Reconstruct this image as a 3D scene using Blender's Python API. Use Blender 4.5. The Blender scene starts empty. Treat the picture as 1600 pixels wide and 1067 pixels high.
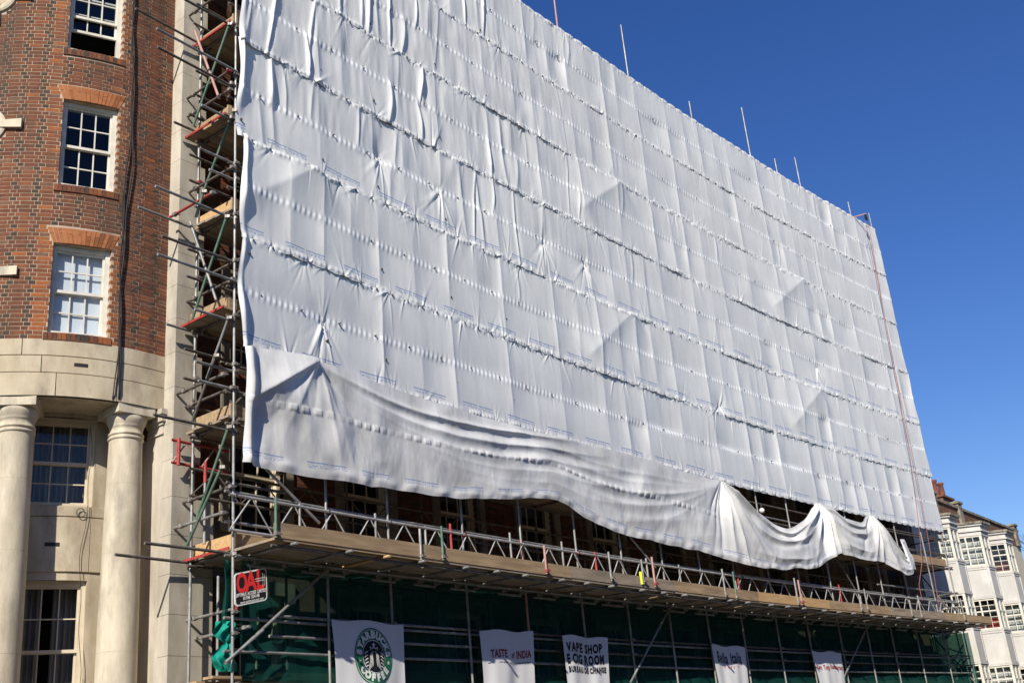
import bpy, bmesh, math, random
import numpy as np
from mathutils import Vector, Matrix, Quaternion

random.seed(7)
rng = np.random.default_rng(11)
scene = bpy.context.scene
COL = scene.collection

# ------------------------------------------------------------------ camera
CAM = np.array([-10.9035, -13.7335, 1.6])
RT = np.array([0.62070701, -0.77943698, -0.08485751])
UP = np.array([-0.23711202, -0.28977574, 0.92725828])
FW = np.array([0.74732904, 0.55543498, 0.36467971])
cam_d = bpy.data.cameras.new("camera")
cam = bpy.data.objects.new("camera", cam_d)
COL.objects.link(cam)
cam.matrix_world = Matrix(((RT[0], UP[0], -FW[0], CAM[0]), (RT[1], UP[1], -FW[1], CAM[1]),
                           (RT[2], UP[2], -FW[2], CAM[2]), (0, 0, 0, 1)))
cam_d.sensor_fit = 'HORIZONTAL'
cam_d.sensor_width = 36.0
cam_d.lens = 1756.236 / 1600 * 36
cam_d.clip_start = 0.1
cam_d.clip_end = 3000
scene.camera = cam

# ------------------------------------------------------------------ sky and sun
SUN = Vector((0.775, 0.315, -0.56)).normalized()        # the way the light travels
world = bpy.data.worlds.new("World")
scene.world = world
world.use_nodes = True
wn = world.node_tree.nodes
sky = wn.new("ShaderNodeTexSky")
sky.sky_type = 'NISHITA'
sky.sun_disc = False
sky.sun_elevation = math.asin(-SUN.z)
sky.sun_rotation = math.atan2(-SUN.x, -SUN.y) % (2 * math.pi)
sky.altitude = 50
sky.air_density = 1.0
sky.dust_density = 0.1
sky.ozone_density = 3.0
wn["Background"].inputs[1].default_value = 0.098
deep = wn.new("ShaderNodeHueSaturation")             # the clear deep blue of the day
deep.inputs["Hue"].default_value = 0.518
deep.inputs["Saturation"].default_value = 1.28
world.node_tree.links.new(sky.outputs[0], deep.inputs["Color"])
world.node_tree.links.new(deep.outputs[0], wn["Background"].inputs[0])
sun_d = bpy.data.lights.new("sun", 'SUN')
sun_d.energy = 5.0
sun_d.angle = math.radians(0.5)
sun_d.color = (1.0, 0.93, 0.82)
sun = bpy.data.objects.new("sun", sun_d)
sun.rotation_euler = SUN.to_track_quat('-Z', 'Y').to_euler()
sun.location = (-20, -20, 40)
COL.objects.link(sun)
scene.view_settings.view_transform = 'Standard'
scene.view_settings.look = 'None'
scene.view_settings.exposure = 0.3
scene.view_settings.gamma = 1.0
scene.view_settings.use_curve_mapping = False
scene.cycles.max_bounces = 8
scene.cycles.transparent_max_bounces = 12

# ------------------------------------------------------------------ geometry of the place
# s runs along the scaffold, dy into the buildings; the frontage bends a little
def yF(s):
    u = s / 30.0
    return 0.64423 * u - 2.11888 * u * u

def P(s, dy, z):
    return (s, yF(s) + dy, z)

def ray(px, py):
    f = 1756.236
    return FW + RT * ((px - 800) / f) - UP * ((py - 533.5) / f)

def at(px, py, dy=0.0):
    """point of the frontage surface (set back by dy) seen in direction (px, py)"""
    d = ray(px, py)
    t = (dy - CAM[1]) / d[1]
    for _ in range(30):
        x = CAM[0] + d[0] * t
        t = (yF(x) + dy - CAM[1]) / d[1]
    p = CAM + d * t
    return p[0], p[2]

# corner tower: a flat bit and a round bow
SB, YB, RB = -0.535, 1.488, 3.0

def TW(a, z, off=0.0):
    """tower surface: a = run along the wall (negative on the bow), off = out of the wall"""
    if a >= 0:
        return (SB + a, YB - off, z)
    ph = -a / RB
    return (SB - (RB + off) * math.sin(ph), YB + RB - (RB + off) * math.cos(ph), z)

# ------------------------------------------------------------------ materials
def new_mat(name):
    m = bpy.data.materials.new(name)
    m.use_nodes = True
    return m, m.node_tree.nodes, m.node_tree.links

def noise_mat(name, c1, c2, scale=3.0, rough=0.8, detail=6, bump=0.0, bscale=40.0, metal=0.0, spec=0.3,
              stretch=(1, 1, 1), c3=None, s3=0.6, lo=0.35, hi=0.65):
    m, n, l = new_mat(name)
    b = n["Principled BSDF"]
    b.inputs["Roughness"].default_value = rough
    b.inputs["Metallic"].default_value = metal
    b.inputs["Specular IOR Level"].default_value = spec
    g = n.new("ShaderNodeNewGeometry")
    mp = n.new("ShaderNodeMapping")
    mp.inputs["Scale"].default_value = stretch
    l.new(g.outputs["Position"], mp.inputs["Vector"])
    t = n.new("ShaderNodeTexNoise")
    t.inputs["Scale"].default_value = scale
    t.inputs["Detail"].default_value = detail
    t.inputs["Roughness"].default_value = 0.6
    l.new(mp.outputs[0], t.inputs["Vector"])
    r = n.new("ShaderNodeValToRGB")
    r.color_ramp.elements[0].position = lo
    r.color_ramp.elements[1].position = hi
    r.color_ramp.elements[0].color = (*c1, 1)
    r.color_ramp.elements[1].color = (*c2, 1)
    l.new(t.outputs["Fac"], r.inputs[0])
    out = r.outputs[0]
    if c3 is not None:
        t3 = n.new("ShaderNodeTexNoise")
        t3.inputs["Scale"].default_value = s3
        t3.inputs["Detail"].default_value = 8
        t3.inputs["Roughness"].default_value = 0.65
        l.new(mp.outputs[0], t3.inputs["Vector"])
        r3 = n.new("ShaderNodeValToRGB")
        r3.color_ramp.elements[0].position = 0.5
        r3.color_ramp.elements[1].position = 0.72
        r3.color_ramp.elements[0].color = (0, 0, 0, 1)
        r3.color_ramp.elements[1].color = (1, 1, 1, 1)
        l.new(t3.outputs["Fac"], r3.inputs[0])
        mx = n.new("ShaderNodeMixRGB")
        mx.inputs[2].default_value = (*c3, 1)
        l.new(r3.outputs[0], mx.inputs[0])
        l.new(out, mx.inputs[1])
        out = mx.outputs[0]
    l.new(out, b.inputs["Base Color"])
    if bump > 0:
        tb = n.new("ShaderNodeTexNoise")
        tb.inputs["Scale"].default_value = bscale
        tb.inputs["Detail"].default_value = 5
        l.new(g.outputs["Position"], tb.inputs["Vector"])
        bp = n.new("ShaderNodeBump")
        bp.inputs["Strength"].default_value = bump
        bp.inputs["Distance"].default_value = 0.01
        l.new(tb.outputs["Fac"], bp.inputs["Height"])
        l.new(bp.outputs[0], b.inputs["Normal"])
    return m

def stain(m, amt, scale, col):
    n, l = m.node_tree.nodes, m.node_tree.links
    b = n["Principled BSDF"]
    src = b.inputs["Base Color"].links[0].from_socket
    g = n.new("ShaderNodeNewGeometry")
    mp = n.new("ShaderNodeMapping")
    mp.inputs["Scale"].default_value = (1.5, 1.5, 0.45)
    l.new(g.outputs["Position"], mp.inputs["Vector"])
    t = n.new("ShaderNodeTexNoise")
    t.inputs["Scale"].default_value = scale
    t.inputs["Detail"].default_value = 7
    t.inputs["Roughness"].default_value = 0.62
    l.new(mp.outputs[0], t.inputs["Vector"])
    r = n.new("ShaderNodeValToRGB")
    r.color_ramp.elements[0].position = 0.46
    r.color_ramp.elements[1].position = 0.72
    r.color_ramp.elements[0].color = (0, 0, 0, 1)
    r.color_ramp.elements[1].color = (amt, amt, amt, 1)
    l.new(t.outputs["Fac"], r.inputs[0])
    mx = n.new("ShaderNodeMixRGB")
    mx.inputs[2].default_value = (*col, 1)
    l.new(r.outputs[0], mx.inputs[0])
    l.new(src, mx.inputs[1])
    l.new(mx.outputs[0], b.inputs["Base Color"])

def flat_mat(name, c, rough=0.6, metal=0.0, spec=0.3):
    m, n, l = new_mat(name)
    b = n["Principled BSDF"]
    b.inputs["Base Color"].default_value = (*c, 1)
    b.inputs["Roughness"].default_value = rough
    b.inputs["Metallic"].default_value = metal
    b.inputs["Specular IOR Level"].default_value = spec
    return m

def thin_mat(name, tint, trans, col, rough=0.05):
    """glass-like sheet: part see-through, part gloss, part surface colour"""
    m, n, l = new_mat(name)
    for x in list(n):
        if x.type == 'BSDF_PRINCIPLED':
            n.remove(x)
    o = [x for x in n if x.type == 'OUTPUT_MATERIAL'][0]
    tr = n.new("ShaderNodeBsdfTransparent")
    tr.inputs[0].default_value = (*tint, 1)
    gl = n.new("ShaderNodeBsdfGlossy")
    gl.inputs["Roughness"].default_value = rough
    lw = n.new("ShaderNodeLayerWeight")
    pw = n.new("ShaderNodeMath")
    pw.operation = 'POWER'
    pw.inputs[1].default_value = 4.0
    l.new(lw.outputs["Facing"], pw.inputs[0])
    fr = n.new("ShaderNodeMath")
    fr.operation = 'MULTIPLY_ADD'
    fr.inputs[1].default_value = 0.90
    fr.inputs[2].default_value = 0.04
    l.new(pw.outputs[0], fr.inputs[0])
    # old glass is never quite flat
    g = n.new("ShaderNodeNewGeometry")
    tn = n.new("ShaderNodeTexNoise")
    tn.inputs["Scale"].default_value = 1.6
    l.new(g.outputs["Position"], tn.inputs["Vector"])
    bp = n.new("ShaderNodeBump")
    bp.inputs["Strength"].default_value = 0.25
    bp.inputs["Distance"].default_value = 0.02
    l.new(tn.outputs["Fac"], bp.inputs["Height"])
    l.new(bp.outputs[0], gl.inputs["Normal"])
    mx = n.new("ShaderNodeMixShader")
    l.new(fr.outputs[0], mx.inputs[0])
    l.new(tr.outputs[0], mx.inputs[1])
    l.new(gl.outputs[0], mx.inputs[2])
    l.new(mx.outputs[0], o.inputs[0])
    return m

M = {}
BR = [((0.145, 0.057, 0.032), (0.200, 0.078, 0.043)), ((0.110, 0.048, 0.030), (0.160, 0.068, 0.041)),
      ((0.180, 0.068, 0.034), (0.240, 0.090, 0.043)), ((0.052, 0.038, 0.030), (0.095, 0.066, 0.048)),
      ((0.26, 0.090, 0.033), (0.33, 0.118, 0.043)), ((0.140, 0.077, 0.050), (0.195, 0.107, 0.066))]
for i, (a, b) in enumerate(BR):
    M['brick%d' % i] = noise_mat('brick_%d' % i, a, b, scale=14, rough=0.9, bump=0.5, bscale=120, spec=0.15)
M['mortar'] = noise_mat('mortar', (0.42, 0.32, 0.225), (0.53, 0.42, 0.31), scale=6, rough=0.95, bump=0.4, bscale=90, spec=0.1,
                        c3=(0.32, 0.235, 0.17), s3=1.2)
M['mortar_dark'] = noise_mat('dark_mortar', (0.10, 0.065, 0.045), (0.17, 0.11, 0.075), scale=6, rough=0.95)  # mortar tone lowered to imitate shade behind the sheeting
M['gauged'] = noise_mat('gauged_brick', (0.31, 0.115, 0.045), (0.40, 0.155, 0.065), scale=9, rough=0.9, bump=0.3, bscale=100, spec=0.15)
M['stone'] = noise_mat('limestone', (0.44, 0.365, 0.25), (0.58, 0.50, 0.365), scale=1.6, rough=0.85, bump=0.35, bscale=60, spec=0.2,
                       stretch=(1.6, 1.6, 0.7), c3=(0.27, 0.225, 0.165), s3=1.1)
M['stone_col'] = noise_mat('limestone_column', (0.50, 0.435, 0.32), (0.66, 0.585, 0.45), scale=2.2, rough=0.85, bump=0.4, bscale=55, spec=0.2,
                           stretch=(2.0, 2.0, 0.6), c3=(0.33, 0.29, 0.23), s3=1.4)
M['stone_grey'] = noise_mat('limestone_grey', (0.44, 0.395, 0.315), (0.57, 0.52, 0.425), scale=1.4, rough=0.85, bump=0.35, bscale=60, spec=0.2,
                            stretch=(1.5, 1.5, 0.6), c3=(0.28, 0.25, 0.2), s3=0.9)
M['stone_shaded'] = noise_mat('shaded_limestone', (0.17, 0.145, 0.11), (0.30, 0.26, 0.20), scale=2, rough=0.9)  # limestone darkened to paint in the shade under the sheeting
M['joint'] = noise_mat('stone_joint', (0.10, 0.08, 0.06), (0.16, 0.13, 0.10), scale=5, rough=0.95)
M['white_paint'] = noise_mat('white_paint', (0.60, 0.56, 0.47), (0.73, 0.695, 0.60), scale=5, rough=0.5, c3=(0.56, 0.53, 0.45), s3=3.0)
M['cream_paint'] = noise_mat('cream_paint', (0.55, 0.47, 0.34), (0.64, 0.56, 0.42), scale=4, rough=0.6)
M['render_white'] = noise_mat('white_render', (0.50, 0.49, 0.455), (0.61, 0.595, 0.56), scale=1.2, rough=0.7, c3=(0.50, 0.46, 0.39), s3=0.9)
M['glass'] = thin_mat('window_glass', (0.80, 0.84, 0.86), 0.9, (0, 0, 0))
M['dark'] = flat_mat('dark_room', (0.05, 0.048, 0.046), 0.9, spec=0.05)
M['blind'] = noise_mat('white_blind', (0.72, 0.74, 0.78), (0.80, 0.81, 0.84), scale=2, rough=0.8)
M['curtain'] = noise_mat('grey_curtain', (0.20, 0.195, 0.185), (0.34, 0.33, 0.31), scale=3, rough=0.9, stretch=(10, 10, 0.3))
M['galv'] = noise_mat('galvanised_tube', (0.22, 0.22, 0.21), (0.42, 0.42, 0.40), scale=7, rough=0.5, metal=0.4, spec=0.5, c3=(0.13, 0.10, 0.08), s3=3.5)
M['galv_bright'] = noise_mat('bright_tube', (0.36, 0.36, 0.35), (0.56, 0.56, 0.54), scale=7, rough=0.45, metal=0.3, spec=0.5, c3=(0.26, 0.24, 0.21), s3=4)
M['tube_dark'] = noise_mat('weathered_tube', (0.085, 0.075, 0.065), (0.19, 0.17, 0.15), scale=8, rough=0.6, metal=0.25, c3=(0.12, 0.07, 0.045), s3=6)
M['tube_green'] = noise_mat('green_tube', (0.06, 0.15, 0.10), (0.17, 0.22, 0.17), scale=6, rough=0.55, metal=0.2)
M['tube_red'] = noise_mat('red_tube', (0.30, 0.035, 0.03), (0.42, 0.065, 0.055), scale=7, rough=0.5)
M['tube_pink'] = noise_mat('faded_red_tube', (0.40, 0.22, 0.19), (0.50, 0.30, 0.26), scale=7, rough=0.55)
M['coupler'] = noise_mat('coupler_steel', (0.16, 0.14, 0.12), (0.34, 0.31, 0.28), scale=15, rough=0.5, metal=0.4)
M['coupler_red'] = flat_mat('red_coupler', (0.26, 0.05, 0.045), 0.5)
M['board'] = noise_mat('scaffold_board', (0.30, 0.205, 0.115), (0.44, 0.315, 0.185), scale=3, rough=0.85, bump=0.3, bscale=70,
                       stretch=(0.5, 5, 5), c3=(0.22, 0.16, 0.10), s3=1.6)
M['board2'] = noise_mat('scaffold_board_grey', (0.25, 0.20, 0.145), (0.37, 0.30, 0.22), scale=3, rough=0.88, bump=0.3, bscale=70,
                        stretch=(0.5, 5, 5), c3=(0.17, 0.135, 0.10), s3=1.6)
M['board3'] = noise_mat('new_scaffold_board', (0.46, 0.285, 0.125), (0.58, 0.38, 0.19), scale=3, rough=0.8, bump=0.25, bscale=70, stretch=(0.5, 5, 5))
M['ply'] = noise_mat('plywood', (0.26, 0.155, 0.08), (0.40, 0.26, 0.145), scale=2, rough=0.8, stretch=(0.6, 3, 3), c3=(0.2, 0.12, 0.065), s3=1.5)
M['rope'] = noise_mat('red_rope', (0.26, 0.09, 0.075), (0.38, 0.16, 0.13), scale=30, rough=0.9)
M['cable'] = flat_mat('black_cable', (0.02, 0.018, 0.018), 0.6)
M['black_iron'] = flat_mat('black_iron', (0.025, 0.023, 0.022), 0.5)
M['tie'] = flat_mat('sheet_tie', (0.10, 0.11, 0.13), 0.7)
M['asphalt'] = noise_mat('asphalt', (0.035, 0.035, 0.036), (0.065, 0.065, 0.066), scale=25, rough=0.95)
M['paving'] = noise_mat('paving', (0.11, 0.105, 0.10), (0.16, 0.155, 0.145), scale=3, rough=0.9)
M['kerb'] = noise_mat('granite_kerb', (0.26, 0.25, 0.24), (0.36, 0.35, 0.34), scale=30, rough=0.8)
M['line'] = flat_mat('road_paint', (0.55, 0.48, 0.06), 0.7)
M['roof'] = noise_mat('slate', (0.05, 0.05, 0.055), (0.09, 0.09, 0.095), scale=4, rough=0.7)
M['parapet_brick'] = noise_mat('parapet_brick', (0.13, 0.065, 0.04), (0.23, 0.115, 0.065), scale=9, rough=0.95, c3=(0.09, 0.06, 0.045), s3=2)
M['sooty'] = noise_mat('weathered_stone', (0.10, 0.085, 0.065), (0.34, 0.30, 0.235), scale=5, rough=0.95, bump=0.5, bscale=40)
M['terracotta'] = noise_mat('terracotta', (0.15, 0.05, 0.032), (0.23, 0.08, 0.05), scale=6, rough=0.8)
M['bark'] = noise_mat('bark', (0.06, 0.045, 0.035), (0.11, 0.085, 0.065), scale=10, rough=0.9)
M['hivis'] = flat_mat('yellow_tape', (0.72, 0.80, 0.03), 0.6)
M['bulb'] = flat_mat('white_plastic', (0.75, 0.75, 0.72), 0.35)
M['sign_black'] = flat_mat('sign_black', (0.018, 0.015, 0.015), 0.35, spec=0.5)
M['sign_red'] = flat_mat('sign_red', (0.68, 0.035, 0.035), 0.45)
M['sign_white'] = flat_mat('sign_white', (0.80, 0.79, 0.76), 0.45)
M['alu'] = flat_mat('sign_edge', (0.74, 0.73, 0.70), 0.4)
M['logo_green'] = flat_mat('logo_green', (0.012, 0.15, 0.065), 0.6)
M['logo_black'] = flat_mat('logo_black', (0.012, 0.012, 0.014), 0.6)
M['ink_red'] = flat_mat('ink_red', (0.33, 0.025, 0.02), 0.6)
M['ink_navy'] = flat_mat('ink_navy', (0.014, 0.018, 0.055), 0.6)
M['soft_red'] = flat_mat('soft_red', (0.55, 0.18, 0.14), 0.6)

for k_ in range(6):
    stain(M['brick%d' % k_], 0.75, 0.9, (0.085, 0.055, 0.040))
stain(M['mortar'], 0.7, 0.9, (0.15, 0.115, 0.085))
for k_ in ('stone', 'stone_col', 'stone_grey'):
    stain(M[k_], 0.5, 1.7, (0.26, 0.215, 0.16))
stain(M['render_white'], 0.5, 1.3, (0.40, 0.36, 0.30))
stain(M['white_paint'], 0.5, 2.3, (0.45, 0.42, 0.35))

def banner_mat():
    m, n, l = new_mat('banner_cloth')
    b = n["Principled BSDF"]
    b.inputs["Base Color"].default_value = (0.74, 0.74, 0.75, 1)
    b.inputs["Roughness"].default_value = 0.6
    return m
M['banner'] = banner_mat()

def net_mat():
    m, n, l = new_mat('debris_net')
    for x in list(n):
        if x.type == 'BSDF_PRINCIPLED':
            n.remove(x)
    o = [x for x in n if x.type == 'OUTPUT_MATERIAL'][0]
    tr = n.new("ShaderNodeBsdfTransparent")
    tr.inputs[0].default_value = (0.55, 0.85, 0.75, 1)
    df = n.new("ShaderNodeBsdfDiffuse")
    tl = n.new("ShaderNodeBsdfTranslucent")
    g = n.new("ShaderNodeNewGeometry")
    mp = n.new("ShaderNodeMapping")
    mp.inputs["Scale"].default_value = (2, 2, 0.7)
    l.new(g.outputs["Position"], mp.inputs["Vector"])
    t = n.new("ShaderNodeTexNoise")
    t.inputs["Scale"].default_value = 1.5
    t.inputs["Detail"].default_value = 6
    l.new(mp.outputs[0], t.inputs["Vector"])
    r = n.new("ShaderNodeValToRGB")
    r.color_ramp.elements[0].color = (0.010, 0.068, 0.060, 1)
    r.color_ramp.elements[1].color = (0.020, 0.120, 0.104, 1)
    l.new(t.outputs["Fac"], r.inputs[0])
    l.new(r.outputs[0], df.inputs[0])
    l.new(r.outputs[0], tl.inputs[0])
    m1 = n.new("ShaderNodeMixShader")
    m1.inputs[0].default_value = 0.35
    l.new(df.outputs[0], m1.inputs[1])
    l.new(tl.outputs[0], m1.inputs[2])
    m2 = n.new("ShaderNodeMixShader")
    m2.inputs[0].default_value = 0.70
    l.new(tr.outputs[0], m2.inputs[1])
    l.new(m1.outputs[0], m2.inputs[2])
    l.new(m2.outputs[0], o.inputs[0])
    return m
M['net'] = net_mat()

def sheet_mat(name, print_amt, base=(0.775, 0.78, 0.76), dash=0.8, dirt=0.10, crease=0.12):
    """white reinforced sheeting: u in metres along, v across the strip (0 bottom, 1 top)"""
    m, n, l = new_mat(name)
    b = n["Principled BSDF"]
    b.inputs["Roughness"].default_value = 0.42
    b.inputs["Specular IOR Level"].default_value = 0.28
    uv = n.new("ShaderNodeUVMap")
    uv.uv_map = "uv"
    sp = n.new("ShaderNodeSeparateXYZ")
    l.new(uv.outputs[0], sp.inputs[0])

    def math_(op, a, bb=None, c=None):
        k = n.new("ShaderNodeMath")
        k.operation = op
        for i, v in enumerate((a, bb, c)):
            if v is None:
                continue
            if isinstance(v, (int, float)):
                k.inputs[i].default_value = v
            else:
                l.new(v, k.inputs[i])
        return k.outputs[0]
    U, V = sp.outputs[0], sp.outputs[1]
    band = math_('LESS_THAN', math_('ABSOLUTE', math_('SUBTRACT', V, 0.5)), 0.020)
    ds = math_('LESS_THAN', math_('FRACT', math_('MULTIPLY', U, 1 / 0.13)), 0.5)
    dashf = math_('MULTIPLY', math_('MULTIPLY', band, ds), dash)
    ns = n.new("ShaderNodeTexNoise")
    ns.inputs["Scale"].default_value = 0.9
    ns.inputs["Detail"].default_value = 7
    cb = n.new("ShaderNodeCombineXYZ")
    l.new(U, cb.inputs[0])
    l.new(math_('MULTIPLY', V, 2.0), cb.inputs[1])
    l.new(cb.outputs[0], ns.inputs["Vector"])
    r = n.new("ShaderNodeValToRGB")
    r.color_ramp.elements[0].position = 0.4
    r.color_ramp.elements[1].position = 0.75
    r.color_ramp.elements[0].color = (*base, 1)
    r.color_ramp.elements[1].color = (*[c * (1 - dirt) for c in base], 1)
    l.new(ns.outputs["Fac"], r.inputs[0])
    mx = n.new("ShaderNodeMixRGB")
    mx.inputs[2].default_value = (0.92, 0.93, 0.93, 1)  # dashes painted lighter, standing for loops that catch the light
    l.new(dashf, mx.inputs[0])
    l.new(r.outputs[0], mx.inputs[1])
    out = mx.outputs[0]
    if print_amt > 0:
        # rows of small blue maker's print just above the lower edge
        rep = math_('FRACT', math_('MULTIPLY', U, 1 / 1.42))
        on = math_('LESS_THAN', rep, 0.66)
        line = math_('LESS_THAN', math_('ABSOLUTE', math_('SUBTRACT', V, 0.118)), 0.006)
        rows = math_('MULTIPLY', math_('GREATER_THAN', V, 0.078), math_('LESS_THAN', V, 0.104))
        n2 = n.new("ShaderNodeTexNoise")
        n2.inputs["Scale"].default_value = 1.0
        n2.inputs["Detail"].default_value = 2
        c2 = n.new("ShaderNodeCombineXYZ")
        l.new(math_('MULTIPLY', U, 26.0), c2.inputs[0])
        l.new(math_('MULTIPLY', V, 90.0), c2.inputs[1])
        l.new(c2.outputs[0], n2.inputs["Vector"])
        txt = math_('MULTIPLY', rows, math_('GREATER_THAN', n2.outputs["Fac"], 0.53))
        gap = math_('GREATER_THAN', math_('ABSOLUTE', math_('SUBTRACT', rep, 0.33)), 0.015)
        pm = math_('MULTIPLY', math_('MULTIPLY', on, gap), math_('MAXIMUM', math_('MULTIPLY', line, 0.75), math_('MULTIPLY', txt, 0.75)))
        pm = math_('MULTIPLY', pm, print_amt)
        m2 = n.new("ShaderNodeMixRGB")
        m2.inputs[2].default_value = (0.10, 0.21, 0.47, 1)
        l.new(pm, m2.inputs[0])
        l.new(out, m2.inputs[1])
        out = m2.outputs[0]
    l.new(out, b.inputs["Base Color"])
    # fine creasing
    mp = n.new("ShaderNodeMapping")
    mp.inputs["Scale"].default_value = (9, 2.2, 1)
    l.new(cb.outputs[0], mp.inputs["Vector"])
    nb = n.new("ShaderNodeTexNoise")
    nb.inputs["Scale"].default_value = 2.4
    nb.inputs["Detail"].default_value = 8
    nb.inputs["Roughness"].default_value = 0.6
    nb.inputs["Distortion"].default_value = 0.6
    l.new(mp.outputs[0], nb.inputs["Vector"])
    bp = n.new("ShaderNodeBump")
    bp.inputs["Strength"].default_value = crease
    bp.inputs["Distance"].default_value = 0.02
    l.new(nb.outputs["Fac"], bp.inputs["Height"])
    l.new(bp.outputs[0], b.inputs["Normal"])
    tl = n.new("ShaderNodeBsdfTranslucent")
    l.new(out, tl.inputs[0])
    mxs = n.new("ShaderNodeMixShader")
    mxs.inputs[0].default_value = 0.09
    o = [x for x in n if x.type == 'OUTPUT_MATERIAL'][0]
    l.new(b.outputs[0], mxs.inputs[1])
    l.new(tl.outputs[0], mxs.inputs[2])
    l.new(mxs.outputs[0], o.inputs[0])
    return m
M['sheet'] = sheet_mat('scaffold_sheeting', 0.0, dash=0.8, crease=0.2)
M['sheet_print'] = sheet_mat('scaffold_sheeting_printed', 0.9, dash=0.95)
M['sheet_loose'] = sheet_mat('scaffold_sheeting_dirty', 0.8, base=(0.765, 0.765, 0.74), dash=0.0, dirt=0.42, crease=0.14)

# ------------------------------------------------------------------ object helpers
def link(o, parent=None):
    COL.objects.link(o)
    if parent is not None:
        o.parent = parent
        if parent.type == 'EMPTY':
            o.matrix_parent_inverse = Matrix.Translation(-Vector(parent.location))
    return o

def root(name, label, cat, loc, group=None):
    o = bpy.data.objects.new(name, None)
    o.empty_display_size = 0.3
    o.location = loc
    COL.objects.link(o)
    tag(o, label, cat, group)
    return o

def tag(o, label=None, cat=None, group=None, kind=None):
    if label:
        o["label"] = label
    if cat:
        o["category"] = cat
    if group:
        o["group"] = group
    if kind:
        o["kind"] = kind
    return o

class MB:
    def __init__(self):
        self.v, self.f, self.m, self.sm = [], [], [], []

    def add(self, vs, fs, mi=0, smooth=False):
        k = len(self.v)
        self.v += [tuple(p) for p in vs]
        for f in fs:
            self.f.append(tuple(i + k for i in f))
            self.m.append(mi)
            self.sm.append(smooth)
        return self

    def hexa(self, p, mi=0):
        """p: 8 points, bottom 4 then top 4 (counter-clockwise seen from above)"""
        return self.add(p, [(3, 2, 1, 0), (4, 5, 6, 7), (0, 1, 5, 4), (1, 2, 6, 5), (2, 3, 7, 6), (3, 0, 4, 7)], mi)

    def box(self, x0, y0, z0, x1, y1, z1, mi=0):
        return self.hexa([(x0, y0, z0), (x1, y0, z0), (x1, y1, z0), (x0, y1, z0),
                          (x0, y0, z1), (x1, y0, z1), (x1, y1, z1), (x0, y1, z1)], mi)

    def tube(self, p, q, r=0.024, n=8, mi=0, r2=None):
        p, q = Vector(p), Vector(q)
        d = (q - p)
        if d.length < 1e-6:
            return self
        d.normalize()
        a = d.orthogonal().normalized()
        b = d.cross(a)
        r2 = r if r2 is None else r2
        vs = [p + (a * math.cos(t) + b * math.sin(t)) * r for t in [2 * math.pi * i / n for i in range(n)]]
        vs += [q + (a * math.cos(t) + b * math.sin(t)) * r2 for t in [2 * math.pi * i / n for i in range(n)]]
        self.add(vs, [(i, (i + 1) % n, n + (i + 1) % n, n + i) for i in range(n)], mi, True)
        self.add(vs[:n], [tuple(range(n - 1, -1, -1))], mi)
        self.add(vs[n:], [tuple(range(n))], mi)
        return self

    def path(self, pts, r=0.02, n=6, mi=0):
        pts = [Vector(p) for p in pts]
        k0 = len(self.v)
        N = len(pts)
        up = Vector((0.3, 0.9, 0.2)).normalized()
        for i, p in enumerate(pts):
            d = (pts[min(i + 1, N - 1)] - pts[max(i - 1, 0)]).normalized()
            a = d.cross(up).normalized()
            b = d.cross(a)
            for j in range(n):
                t = 2 * math.pi * j / n
                self.v.append(tuple(p + (a * math.cos(t) + b * math.sin(t)) * r))
        for i in range(N - 1):
            for j in range(n):
                self.f.append((k0 + i * n + j, k0 + i * n + (j + 1) % n, k0 + (i + 1) * n + (j + 1) % n, k0 + (i + 1) * n + j))
                self.m.append(mi)
                self.sm.append(True)
        return self

    def lathe(self, c, prof, n=32, mi=0, smooth=True):
        """prof: list of (r, z) bottom to top round the vertical through c"""
        k0 = len(self.v)
        for r, z in prof:
            for j in range(n):
                t = 2 * math.pi * j / n
                self.v.append((c[0] + r * math.cos(t), c[1] + r * math.sin(t), z))
        for i in range(len(prof) - 1):
            for j in range(n):
                self.f.append((k0 + i * n + j, k0 + i * n + (j + 1) % n, k0 + (i + 1) * n + (j + 1) % n, k0 + (i + 1) * n + j))
                self.m.append(mi)
                self.sm.append(smooth)
        return self

    def mesh(self, name, mats):
        me = bpy.data.meshes.new(name)
        me.from_pydata(self.v, [], self.f)
        for mm in (mats if isinstance(mats, (list, tuple)) else [mats]):
            me.materials.append(mm)
        me.polygons.foreach_set("material_index", self.m)
        me.polygons.foreach_set("use_smooth", self.sm)
        me.update()
        return me

    def build(self, name, mats, parent=None):
        return link(bpy.data.objects.new(name, self.mesh(name, mats)), parent)

def grid_mesh(name, X, Y, Z, mat, uvU=None, uvV=None, smooth=True):
    h, w = X.shape
    me = bpy.data.meshes.new(name)
    co = np.stack([X, Y, Z], -1).reshape(-1, 3).astype(np.float32)
    idx = np.arange(h * w).reshape(h, w)
    q = np.stack([idx[:-1, :-1], idx[:-1, 1:], idx[1:, 1:], idx[1:, :-1]], -1).reshape(-1, 4)
    nq = len(q)
    me.vertices.add(h * w)
    me.vertices.foreach_set("co", co.ravel())
    me.loops.add(nq * 4)
    me.loops.foreach_set("vertex_index", q.ravel().astype(np.int32))
    me.polygons.add(nq)
    me.polygons.foreach_set("loop_start", (np.arange(nq) * 4).astype(np.int32))
    me.polygons.foreach_set("loop_total", np.full(nq, 4, np.int32))
    me.polygons.foreach_set("use_smooth", np.full(nq, smooth))
    if uvU is not None:
        ul = me.uv_layers.new(name="uv")
        uv = np.stack([uvU, uvV], -1).reshape(-1, 2)[q.ravel()].astype(np.float32)
        ul.data.foreach_set("uv", uv.ravel())
    me.materials.append(mat)
    me.update(calc_edges=True)
    me.validate()
    return me

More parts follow.
